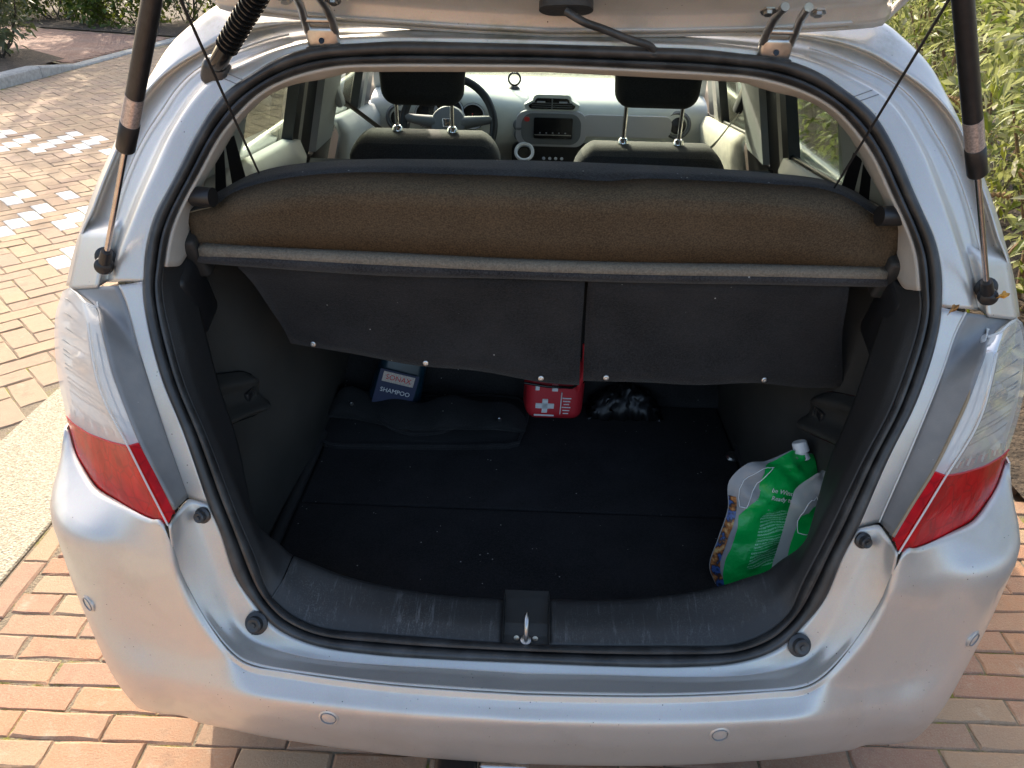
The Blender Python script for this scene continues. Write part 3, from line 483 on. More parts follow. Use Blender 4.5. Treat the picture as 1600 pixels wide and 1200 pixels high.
def lathe(name, prof, loc, mat, parent, axis=(0, 0, 1), seg=24, sharp=40):
    q = Vector(axis).normalized().to_track_quat('Z', 'Y').to_matrix(); V = []; n = len(prof)
    for i in range(seg):
        a = 2*math.pi*i/seg
        for (r, z) in prof: V.append(Vector(loc)+q @ Vector((r*math.cos(a), r*math.sin(a), z)))
    F = [(i*n+j, ((i+1) % seg)*n+j, ((i+1) % seg)*n+j+1, i*n+j+1) for i in range(seg) for j in range(n-1)]
    return mesh(name, V, F, mat, parent, True, sharp)
def prism(name, poly, axis_vec, mat, parent, bev=0, smooth=False):
    """extrude polygon of 3-D points by a vector"""
    n = len(poly); a = [Vector(p) for p in poly]; b = [p+Vector(axis_vec) for p in a]
    F = [tuple(range(n))[::-1], tuple(range(n, 2*n))]+[(i, (i+1) % n, n+(i+1) % n, n+i) for i in range(n)]
    return mesh(name, a+b, F, mat, parent, smooth, 35 if smooth else None)
def text(name, s, size, M, mat, parent, depth=.0003):
    cu = bpy.data.curves.new(name, 'FONT'); cu.body = s; cu.size = size; cu.extrude = depth; cu.align_x = 'CENTER'; cu.resolution_u = 3
    o = bpy.data.objects.new(name, cu); COL.objects.link(o); bpy.context.view_layer.update()
    me = bpy.data.meshes.new_from_object(o.evaluated_get(bpy.context.evaluated_depsgraph_get())); bpy.data.objects.remove(o)
    me.name = name; me.transform(M); me.materials.clear()
    return link(name, me, mat, parent, False)
def basis(o, x, y):
    x = Vector(x).normalized(); z = x.cross(Vector(y)).normalized(); y = z.cross(x)
    return Matrix(((x.x, y.x, z.x, o[0]), (x.y, y.y, z.y, o[1]), (x.z, y.z, z.z, o[2]), (0, 0, 0, 1)))
D_ = DATA

# ------------------------------------------------------------------ ground, road, bay
def sheet(name, x0, x1, y0, y1, z, mat):
    return structure(mesh(name, [(x0, y0, z), (x1, y0, z), (x1, y1, z), (x0, y1, z)], [(0, 1, 2, 3)], mat, None, False))
ground = sheet('ground', -250, 250, -250, 250, -.035, 'ground')
road = sheet('road', -6.08, -1.865, -9, 26, -.0050, 'joint')
bay = sheet('parking_bay', -1.445, 1.62, -9, 7, -.0045, 'joint')
def brick_v(lx, ly, h=.05, ch=.0035, seed=None):
    a, b = lx/2, ly/2; rg = random.Random(seed if seed is not None else 1); j = .0016 if seed is not None else 0
    base = [(-a, -b), (-a*.33, -b), (a*.4, -b), (a, -b), (a, 0), (a, b), (a*.35, b), (-a*.3, b), (-a, b), (-a, 0)]
    if seed is None: base = [(-a, -b), (a, -b), (a, b), (-a, b)]
    n = len(base); O = [(x+rg.uniform(-j, j), y+rg.uniform(-j, j)) for x, y in base]
    V = [(x, y, -h) for x, y in O]+[(x, y, -ch*rg.uniform(.7, 1.8) if seed is not None else -ch) for x, y in O]
    for x, y in O:
        k = ch*(rg.uniform(.6, 2.2) if seed is not None else 1); V.append((x-math.copysign(k, x) if abs(x) > a*.8 else x, y-math.copysign(k, y) if abs(y) > b*.8 else y, 0))
    F = []
    for k in range(2): F += [(k*n+i, k*n+(i+1) % n, (k+1)*n+(i+1) % n, (k+1)*n+i) for i in range(n)]
    F.append(tuple(2*n+i for i in range(n))); return V, F
def seen(c):
    d = Vector(c)-CPOS; z = d.dot(CF)
    if z < .2: return None
    u = 800+1150*d.dot(CR)/z; v = 600-1150*d.dot(CU)/z
    return (u, v, z)
def lay(parent, spots, size, mat, name, visible, nmax=285, extra=None):
    """spots: (x, y, angle, material or None). the largest seen ones become parts, the rest one mesh"""
    VAR = [brick_v(*size, seed=40+k) for k in range(8)]; V0, F0 = VAR[0]; score = []
    for i, s in enumerate(spots):
        q = seen((s[0], s[1], 0)); ok = q is not None and -15 < q[0] < 1615 and -15 < q[1] < 1215 and visible(q[0], q[1])
        score.append((-1.0/q[2] if ok else 0, i))
    score.sort(); pick = set(i for sc, i in score[:nmax] if sc < 0)
    VAR0 = brick_v(*size); mes = {}; AV = []; AF = []
    rng = random.Random(3)
    for i, s in enumerate(spots):
        dz = rng.uniform(-.0022, .0018); da = rng.uniform(-.012, .012); tx, ty = rng.uniform(-.012, .012), rng.uniform(-.008, .008)
        V0, F0 = VAR[rng.randrange(8)] if i in pick else VAR0
        if i in pick or s[3]:
            mm = s[3] or mat; vk = rng.randrange(8)
            if (mm, vk) not in mes:
                me = bpy.data.meshes.new(name); me.from_pydata(VAR[vk][0], [], VAR[vk][1]); me.materials.append(MAT[mm]); mes[mm, vk] = me
            o = bpy.data.objects.new(name, mes[mm, vk]); COL.objects.link(o); o.parent = parent
            o.location = (s[0], s[1], dz); o.rotation_euler = (tx, ty, s[2]+da)
        else:
            ca, sa = math.cos(s[2]+da), math.sin(s[2]+da); b = len(AV)
            AV += [(s[0]+x*ca-y*sa, s[1]+x*sa+y*ca, z+dz+x*ty+y*tx) for x, y, z in V0]; AF += [tuple(b+k for k in f) for f in F0]
    if AV:
        o = mesh(name+'_field', AV, AF, mat, parent, False); o['kind'] = 'stuff'
P_ = .105; e1 = Vector((math.cos(R(46)), math.sin(R(46)))); e2 = Vector((-e1.y, e1.x))
org = Vector((-2.886, 3.37))-(e1*3.5+e2*1.0)*P_
spots = []
for i in range(-160, 260):
    for j in range(-160, 260):
        k = (i-j) % 4
        if k == 0: c = org+(e1*(i+1.0)+e2*(j+.5))*P_; a = R(46)
        elif k == 3: c = org+(e1*(i+.5)+e2*(j+1.0))*P_; a = R(136)
        else: continue
        if -6.0 < c.x < -1.82 and -3.5 < c.y < 19: spots.append([c.x, c.y, a, None])
# white marker bricks set into the herringbone
vs = [i for i, s in enumerate(spots) if s[2] > 2]
VX = np.array([spots[i][:2] for i in vs])
for wx, wy in D_['white']:
    d = np.hypot(VX[:, 0]-wx, VX[:, 1]-wy); k = int(np.argmin(d)); spots[vs[k]][3] = 'white_brick'
lay(road, spots, (.206, .1010), 'road_brick', 'paving_brick', lambda u, v: u < 330)
# parking bay: running bond across, soldier course along the concrete strip
spots = []; halves = []
row = 0; y = .529-.03475-80*.0695
while y < 4.2:
    off = (.5 if row % 2 else 0)*.210+random.uniform(-.015, .015); x = -1.362+.105-off; first = True
    while x < 1.6:
        if x-.1 > -1.37: spots.append([x, y, 0, None])
        elif x+.1 > -1.33: halves.append([(-1.364+x+.1)/2, y, 0, x+.1+1.364])
        x += .210
    y += .0695; row += 1
lay(bay, spots, (.2070, .0668), 'bay_brick', 'bay_brick', lambda u, v: (u < 420 and v > 780) or (u > 1270 and v > 640) or v > 1125, 240)
spots = [[-1.402, -5+i*.206, R(90), None] for i in range(50)]
V0, F0_ = brick_v(.202, .069, seed=77)
me0 = bpy.data.meshes.new('edging_brick'); me0.from_pydata(V0, [], F0_); me0.materials.append(MAT['bay_brick'])
for k, s in enumerate(spots):
    o = bpy.data.objects.new('edging_brick', me0); COL.objects.link(o); o.parent = bay; o.location = (s[0], s[1]+.05, random.uniform(-.002, .001)); o.rotation_euler = (0, 0, s[2]+random.uniform(-.01, .01))
for hx, hy, _, hl in halves:
    V0, F0_ = brick_v(hl-.004, .0668, seed=int(hy*100)); o = mesh('half_brick', V0, F0_, 'bay_brick', bay, False); o.location = (hx, hy, random.uniform(-.002, .001))
rm_ = np.random.RandomState(4); AV = []; AF = []
for k in range(420):
    if rm_.rand() < .55: x, yb = rm_.uniform(-1.36, -.70), rm_.uniform(.05, .95)
    else: x, yb = rm_.uniform(.72, 1.45), rm_.uniform(.05, 1.6)
    ry = round((yb-.529)/.0695)*.0695+.529
    if math.sin(x*7+ry*31)+math.sin(ry*57) < .15: continue
    for q in range(16):
        cx_, cy_ = x+rm_.normal(0, .010), ry+rm_.normal(0, .0013); a = rm_.uniform(0, 6.3); l_ = rm_.uniform(.002, .0055); b = len(AV)
        AV += [(cx_, cy_, -.006), (cx_+math.cos(a)*.0012, cy_+math.sin(a)*.0012, -.005), (cx_+math.cos(a+1.3)*l_*.7, cy_+math.sin(a+1.3)*l_*.7, -.004+l_)]; AF.append((b, b+1, b+2))
o = mesh('moss_tufts', AV, AF, 'moss', bay, False); o['kind'] = 'stuff'
strip = structure(mesh('concrete_strip', [(-1.862, -9, -.03), (-1.448, -9, -.03), (-1.448, 26, -.03), (-1.862, 26, -.03)], [(0, 1, 2, 3)], 'concrete', None, False))
y = -5.5
while y < 14:
    L_ = 1.98; V = []
    rbox('slab', (.413, L_+.016, .06), (-1.655, y+L_/2, -.027), 'concrete', strip, .004, 1, sharp=25); y += 2.0
# kerb with the drop, brick path and planting beds beyond
kerb = structure(mesh('kerb', [(-6.26, -6, -.02), (-6.09, -6, -.02), (-6.09, 24, -.02), (-6.26, 24, -.02)], [(0, 1, 2, 3)], 'kerb_concrete', None, False))
for k in range(-6, 24):
    h0 = .125 if k <= 8 else .125 if k == 9 else .02; h1 = .125 if k <= 8 else .02
    h0 = .125 if k < 9 else (.125 if k == 9 else .02)
    y0, y1 = k-.25, k+.742
    V = [(-6.26, y0, -.03), (-6.09, y0, -.03), (-6.09, y1, -.03), (-6.26, y1, -.03), (-6.26, y0, h0), (-6.105, y0, h0), (-6.105, y1, h1), (-6.26, y1, h1), (-6.09, y0, h0-.02), (-6.09, y1, h1-.02)]
    F = [(4, 5, 6, 7), (5, 8, 9, 6), (8, 1, 2, 9), (0, 3, 2, 1), (3, 0, 4, 7), (0, 1, 8, 5, 4), (2, 3, 7, 6, 9)]
    mesh('kerb_stone', V, F, 'kerb_concrete', kerb, False)
structure(mesh('planting_bed', [(-16, -6, .08), (-6.262, -6, .08), (-6.262, 9.6, .10), (-7.2, 10.4, .10), (-16, 12.5, .10)], [(0, 1, 2, 3, 4)], 'soil', None, False))
path = structure(mesh('brick_path', [(-6.262, 9.6, .012), (-6.262, 13.0, .012), (-16, 16.0, .012), (-16, 12.4, .012), (-7.2, 10.35, .012)], [(0, 1, 2, 3, 4)], 'joint', None, False))
AV = []; AF = []; V0, F0_ = brick_v(.2, .068)
yy = 9.3; row = 0
while yy < 16:
    xx = -6.4-(.1 if row % 2 else 0)
    while xx > -13:
        if yy > 9.72-(xx+6.262)*.62 if xx > -7.2 else yy > 10.4-(xx+7.2)*.235:
            if yy < 12.9-(xx+6.262)*.30:
                b = len(AV); AV += [(xx+x, yy+q, z+.022+random.uniform(-.001, .001)) for x, q, z in V0]; AF += [tuple(b+k for k in f) for f in F0_]
        xx -= .206
    yy += .0735; row += 1
o = mesh('path_brick_field', AV, AF, 'path_brick', path, False); o['kind'] = 'stuff'
structure(mesh('far_bed', [(-26, 12, .03), (-16, 16, .03), (-6.262, 13.02, .03), (-6.262, 30, .03), (-26, 30, .03)], [(0, 1, 2, 3, 4)], 'soil', None, False))
structure(mesh('hedge_bed', [(1.63, -6, .02), (9, -6, .02), (9, 14, .02), (1.63, 14, .02)], [(0, 1, 2, 3)], 'soil', None, False))

# ------------------------------------------------------------------ the car
car = thing('hatchback_car', (0, 1.9, 0), 'silver hatchback parked on brick paving with its tailgate raised and boot open', 'car')
d = D_
u1, u2, u3, u4, u5 = (d['u%d' % i] for i in range(1, 6))
U5 = cat_eval(u5, np.linspace(0, 1, 24)); U6 = U5.copy()
for i in range(24):
    s = i/23; U6[i] += np.array([-.016*min(1, s*2.5), .09, .010*(1-s)])
G = loft_grid([u1, u2, d['u2b'], u3, d['u4a'], u4, u5, U6], 150, 5, 1)
# raised pad that carries the strut ball joint
for i in range(150):
    for j in range(G.shape[1]):
        a = min(1, max(0, (i/149-.885)/.02)); b = min(1, max(0, (j-12)/1.5))*min(1, max(0, (22-j)/1.5))
        G[i, j, 1] -= .022*a*a*(3-2*a)*b
Gm = both_halves(G[::-1])
rfr = grid_obj('rear_frame', Gm, 'paint', car, solid=.003)
for sx in (-1, 1):
    for fi in (.575, .59):
        P = G[int(fi*149), 0:6].copy(); P[:, 0] *= -sx; P[:, 1] -= .0006; tube('body_seam', P, .0007, 'matte_grey', rfr, 5)
# drip channel seam (thin sealant line) each side
for sx in (-1, 1):
    Gp = loft_grid([d['g0'], d['g1']], 40, 8, 0); Gp[:, :, 0] *= -sx
    grid_obj('lamp_flange', Gp, 'paint', car, solid=.003)
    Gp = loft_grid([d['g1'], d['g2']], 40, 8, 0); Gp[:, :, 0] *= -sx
    o = grid_obj('lamp_side_panel', Gp, 'matte_grey', car, solid=.003)  # darker, duller grey than the silver on the flange beside it
    P = cat_eval(u3, np.linspace(.42, .99, 40)); Q = cat_eval(u4, np.linspace(.42, .99, 40)); S = P*.78+Q*.22; S[:, 0] *= -sx; S[:, 1] -= .001
    tube('sealant_bead', S, .0016, 'paint', o, 6)
    tube('panel_crease', cat_eval(d['g1'], np.linspace(0, 1, 40))*np.array([-sx, 1, 1])+np.array([0, .0012, 0]), .0022, 'paint', o, 8)
# sill ledge below the seal
Gs = loft_grid([d['e1'], d['e2'], d['e3'], d['e4']], 80, 5, 1)
grid_obj('sill_ledge', both_halves(Gs), 'paint', car, solid=.003)
for sx in (-1, 1):
    for (c, r, ax) in (((-.505, .066, .782), .0085, (-.15, -.9, .35)), ((-.432, .013, .606), .0125, (-.1, -.85, .5))):
        c = (c[0]*-sx, c[1], c[2]); ax = (ax[0]*-sx, ax[1], ax[2])
        o = lathe('rubber_stop', [(r*1.5, -.001), (r*1.5, .002), (r*1.2, .0035), (r*1.05, .004), (r, .012), (r*.8, .0135), (r*.35, .0125), (r*.3, .0145), (0, .0145)], c, 'rubber', car, ax)
# water drops left on the ledge
rd = np.random.RandomState(9); AV = []; AF = []; GF = both_halves(Gs)
for k in range(90):
    i = rd.randint(4, GF.shape[0]-4); j = rd.randint(6, 14); c = GF[i, j]+rd.normal(0, .002, 3)*[1, .3, .0]; r_ = rd.uniform(.0008, .0030)
    b = len(AV); AV += [(c[0]+r_*math.cos(a)*f, c[1]-.0004+r_*math.sin(a)*f*.8, c[2]+.0004+h*r_) for f, h in ((1, 0), (.75, .42), (0.05, .6)) for a in np.linspace(0, 2*math.pi, 8, endpoint=False)]
    AF += [(b+q*8+i_, b+q*8+(i_+1) % 8, b+(q+1)*8+(i_+1) % 8, b+(q+1)*8+i_) for q in range(2) for i_ in range(8)]+[tuple(b+16+i_ for i_ in range(8))]
wd_ = mesh('water_drops', AV, AF, 'droplet', car); wd_['kind'] = 'stuff'
# bumper
rails = [[A3(p) for p in r_] for r_ in d['bump']]
bb = [p+np.array([0, .10, -.05]) for p in rails[-1]]; bb[0] = rails[-1][0]+np.array([.05, 0, -.05])
rails.append(bb)
Gb = loft_grid(rails, 0, 7, 1, keys=4)
for _ in range(6):
    H = Gb.copy(); H[1:-1, 9:-8] = .4*Gb[1:-1, 9:-8]+.15*(Gb[:-2, 9:-8]+Gb[2:, 9:-8]+Gb[1:-1, 8:-9]+Gb[1:-1, 10:-7]); H[-1, :, 0] = 0; Gb = H
bumper = grid_obj('rear_bumper', both_halves(Gb), 'paint', car, solid=.004)
def surf_pt(x, z, G=Gb):
    P = G.reshape(-1, 3); i = np.argmin((P[:, 0]-x)**2+(P[:, 2]-z)**2); return P[i]
for sx in (-1, 1):
    for x, z, ax, r in ((-.728, .584, (-.55, -.83, .05), .0125), (-.300, .522, (-.07, -1, .03), .0125)):
        c = surf_pt(x, z); c = (c[0]*-sx, c[1], c[2]); a = Vector((ax[0]*-sx, ax[1], ax[2]))
        o = lathe('parking_sensor', [(r*1.30, -.002), (r*1.28, .0015), (r*1.1, .0028), (r*.98, .0024), (r*.92, .0005), (r*.86, .0026), (r*.5, .0032), (0, .0034)], Vector(c)+a.normalized()*.0035, 'paint', bumper, a)
        lathe('sensor_ring', [(r*1.02, .002), (r*.97, .0042), (r*.90, .002)], Vector(c)+a.normalized()*.0035, 'matte_grey', o, a)
# scuff marks on the bumper face
for (x, z, wd, ht, m) in ((-.005, .525, .012, .007, 'black_plastic'), (.0, .462, .014, .016, 'white_print'), (-.003, .488, .007, .005, 'white_print'), (-.085, .533, .003, .006, 'black_plastic'), (-.07, .532, .007, .004, 'black_plastic'), (.16, .552, .02, .002, 'black_plastic')):
    c = Vector(surf_pt(x, z, both_halves(Gb))); n = 7
    pts = [c+Vector((math.cos(2*math.pi*i/n)*wd/2*random.uniform(.5, 1.1), -.0012, math.sin(2*math.pi*i/n)*ht/2*random.uniform(.5, 1.1))) for i in range(n)]
    prism('paint_chip', pts, (0, .002, 0), m, bumper)
# tow hitch under the bumper
th = rbox('tow_hitch', (.075, .16, .07), (-.115, .0, .285), 'black_plastic', car, .022, 4)
rbox('socket_plate', (.09, .05, .035), (-.03, .0, .285), 'steel', th, .006, 2)

# tail lights
for sx in (-1, 1):
    L = [cat_eval(d['l%d' % i], np.linspace(0, 1, 41)) for i in range(6)]
    for l in L: l[:, 0] *= -sx
    # inner reflector, set into the body behind the lens
    Rf = [l+np.array([0, oy, 0]) for l, oy in zip(L, (.012, .030, .042, .046, .040, .004))]
    G = loft_grid(Rf, 41, 6, 2)
    # louvre ribs pressed into the reflector
    for i in range(41):
        G[i, 3:-4, 1] += .008*math.cos(i/41*2*math.pi*9)
    o = grid_obj('tail_light', G, 'reflector', car)
    o['label'] = 'tail light with clear upper lens and red lower lens'
    # find the clear/red split row for every rail by arc fraction of the traced key
    splits = []
    for i in range(6):
        K = A3(d['l%d' % i]); s = np.r_[0, np.cumsum(np.linalg.norm(np.diff(K, axis=0), axis=1))]; splits.append(s[5]/s[-1])
    up = [cat_eval(d['l%d' % i], np.linspace(0, splits[i], 30)) for i in range(6)]; lo = [cat_eval(d['l%d' % i], np.linspace(splits[i], 1, 24)) for i in range(6)]
    for nm, rr_, mt in (('clear_lens', up, 'clear_lens'), ('red_lens', lo, 'red_lens')):
        rr_ = [r_.copy() for r_ in rr_]
        for r_ in rr_: r_[:, 0] *= -sx
        g = loft_grid(rr_, rr_[0].shape[0], 6, 2)
        grid_obj(nm, g, mt, o)
        if nm == 'red_lens':
            gi = g.copy(); gi[:, :, 1] += np.interp(np.arange(g.shape[1]), [0, 6, 12, 18, 24, 30], [.006, .016, .022, .024, .02, .003])[None]
            n0, n1 = gi.shape[:2]
            for i in range(n0):
                for j in range(n1): gi[i, j, 1] += .002*math.cos(j*1.7)+.002*math.cos(i*1.1)
            grid_obj('red_reflector', gi, 'red_print', o)
            bl = g[8:17, 8:17].mean((0, 1)); 
            edge = g[0, :, :].copy(); edge[:, 1] -= .001; tube('red_rim', edge, .0012, 'red_print', o, 6)
        else:
            for fr, rad in ((.33, .020), (.62, .024)):
                c = g[int(fr*29), 9]; lathe('bulb', [(0, -.02), (rad*.7, -.016), (rad, 0), (rad*.7, .014), (0, .018)], (c[0]-.012*sx, c[1]+.03, c[2]), 'clear_lens' if fr < .5 else 'chrome', o, (-.3*-sx, -1, .1))
            for q in range(8):
                f_ = .44+q*.052; i = int(f_*29); P = g[i, 7:22].copy(); P[:, 1] += .004; P[:, 2] += np.linspace(.012, -.006, 15); tube('louvre', P, .0011, 'matte_grey', o, 5)
            for q in range(3):
                f_ = .12+q*.11; i = int(f_*29); P = g[i:i+6, 10:21].reshape(-1, 3); c0 = g[i, 9:21].copy(); c0[:, 1] += .003; c0[:, 2] += np.linspace(.010, -.008, 12); tube('bowl_edge', c0, .0012, 'matte_grey', o, 5)
            for q in range(9):
                P = g[26:29, 5+2*q].copy(); P[:, 1] += .0025; tube('prism_bar', P, .0016, 'matte_grey' if q % 2 else 'reflector', o, 5)
            for jj in (22, 27):
                P = g[8:29, jj].copy(); P[:, 1] += .0025; tube('lamp_divider', P, .0012, 'matte_grey', o, 5)
    # ridge line and seal edge
    rb = L[4][5:].copy(); rb[:, 1] -= .0005; tube('lens_rib', rb, .0014, 'clear_lens', o, 6)
    ed = L[5][5:].copy(); ed[:, 1] += .003; tube('lamp_seal', ed, .0028, 'edge_tan', o, 6)
    tp = np.array([l[0] for l in L]); tube('lamp_cap', tp+np.array([0, .004, -.001]), .002, 'clear_lens', o, 6)

# weatherstrip ring
outer = np.concatenate([cat_eval(u1, np.linspace(0, 1, 70)), cat_eval(d['g0'], np.linspace(0, 1, 30))[1:], cat_eval(d['e1'], np.linspace(0, 1, 60))[1:]])
for _ in range(3): outer[1:-1] = .5*outer[1:-1]+.25*(outer[:-2]+outer[2:])
inner0 = cat_eval(d['si'], np.linspace(0, 1, 400))
# closest inner point for each outer point, kept monotone
idx = np.array([np.argmin(((inner0-p)**2).sum(1)) for p in outer]); idx = np.maximum.accumulate(idx); idx[0] = 0; idx[-1] = 399
idx = np.convolve(np.r_[[0]*3, idx, [399]*3], np.ones(7)/7, 'valid').astype(int)
inner = inner0[idx]
sec = [(-.02, -.15), (-.03, .18), (.06, .42), (.22, .52), (.40, .50), (.52, .36), (.57, .12), (.60, .02), (.63, .14), (.70, .36), (.82, .40), (.93, .32), (1.02, .08), (1.0, -.15)]
T = np.gradient(outer, axis=0); T /= np.linalg.norm(T, axis=1)[:, None]
Wv = inner-outer; N = np.cross(T, Wv); N /= np.linalg.norm(N, axis=1)[:, None]; N *= np.where(N[:, 1] > 0, -1, 1)[:, None]
wd = np.linalg.norm(Wv, axis=1); wd = np.convolve(np.r_[[wd[0]]*4, wd, [wd[-1]]*4], np.ones(9)/9, 'valid')
half = np.stack([outer+a*Wv+b*np.minimum(wd, .034)[:, None]*N for a, b in sec], 1)
G = both_halves(half[::-1]) if False else None
M = half.copy(); M[:, :, 0] *= -1
half[0, :, 0] = 0; half[-1, :, 0] = 0
full = np.concatenate([half, M[::-1][1:-1]], 0); n, m = full.shape[:2]
F = [(i*m+j, i*m+(j+1) % m, ((i+1) % n)*m+(j+1) % m, ((i+1) % n)*m+j) for i in range(n) for j in range(m)]
mesh('weatherstrip', full.reshape(-1, 3), F, 'rubber', car, True, 50)

# inside trims round the opening
t2 = A3(d['t1']).copy(); t2[:, 1] += .10; t2[:, 0] *= 1.02; t2[:, 2] += .015
Gt = loft_grid([d['t0'], d['t1'], t2], 70, 6, 2)
grid_obj('upper_trim', both_halves(Gt[::-1]), 'light_trim', car, solid=.004)
r3 = A3(d['r2']).copy(); r3[:, 1] += .012; r3[:, 2] -= np.linspace(.0, .11, len(r3)); r3[:6, 1] += .03
for sx in (-1, 1):
    rl = [A3(d['r0']).copy(), A3(d['r1']).copy(), A3(d['r2']).copy(), r3.copy()]
    for r_ in rl: r_[-1, 0] = -.037; r_[:, 0] *= -sx
    g = loft_grid(rl, 90, 6, 2); grid_obj('sill_trim', g, 'scuff', car, solid=.003)
    # joint between side and sill mouldings
    k = g[52, :20].copy(); k[:, 1] -= .0012; k[:, 2] += .0006; tube('trim_joint', k, .0011, 'gloss_black', bpy.data.objects[-1] if False else car, 5)
# striker recess in the middle of the sill
rec = mesh('striker_recess', [(-.037, .003, .588), (.037, .003, .588), (.035, .022, .592), (-.035, .022, .592), (-.035, .040, .600), (.035, .040, .600), (-.036, .088, .606), (.036, .088, .606), (-.037, .104, .607), (.037, .104, .607), (-.037, .106, .49), (.037, .106, .49)],
           [(0, 1, 2, 3), (3, 2, 5, 4), (4, 5, 7, 6), (6, 7, 9, 8), (8, 9, 11, 10)], 'dark_plastic', car, False)
for sx in (-1, 1):
    mesh('recess_wall', [(.037*sx, .003, .588), (.0355*sx, .022, .590), (.0355*sx, .042, .599), (.0365*sx, .090, .605), (.038*sx, .095, .612), (.038*sx, .032, .612), (.0385*sx, .006, .600)], [(0, 1, 2, 3, 4, 5, 6)], 'dark_plastic', rec, False)
    lathe('bolt_hole', [(.0, .0005), (.0035, .001), (.0045, .0012), (.005, 0)], (.015*sx, .016, .5915), 'steel', rec, (0, -.2, 1), 12)
st = tube('striker', [(0, .010, .592), (0, .006, .608), (0, .008, .624), (0, .016, .634), (0, .026, .636), (0, .034, .628), (0, .036, .612), (0, .036, .600)], .0038, 'steel', car, 10)
lathe('striker_base', [(0, .004), (.006, .004), (.0085, .003), (.0085, 0)], (0, .012, .592), 'steel', st, (0, -.2, 1), 16)

# headliner, roof, quarters, sides, windows
def leanx(z, s): return s*(.70-.28*(z-.95))
t2s = cat_eval(t2, np.linspace(0, .45, 20)); back = both_halves(t2s[::-1][:, None, :])[:, 0]
fr = back.copy(); fr[:, 1] = 2.05; fr[:, 2] = 1.40-.05*(fr[:, 0]/.5)**2; md_ = back.copy(); md_[:, 1] = 1.2; md_[:, 2] = 1.425-.05*(md_[:, 0]/.5)**2
grid_obj('headliner', np.stack([back, md_, fr], 1), 'light_trim', car, solid=.01)
top = both_halves(cat_eval(U6[:13], np.linspace(0, 1, 20))[::-1][:, None, :])[:, 0]
rm = top.copy(); rm[:, 1] = 1.2; rm[:, 2] = top[:, 2]+.03; rf = top.copy(); rf[:, 1] = 2.05; rf[:, 2] = top[:, 2]+.005
grid_obj('roof', np.stack([top, rm, rf], 1), 'paint', car, solid=.006)
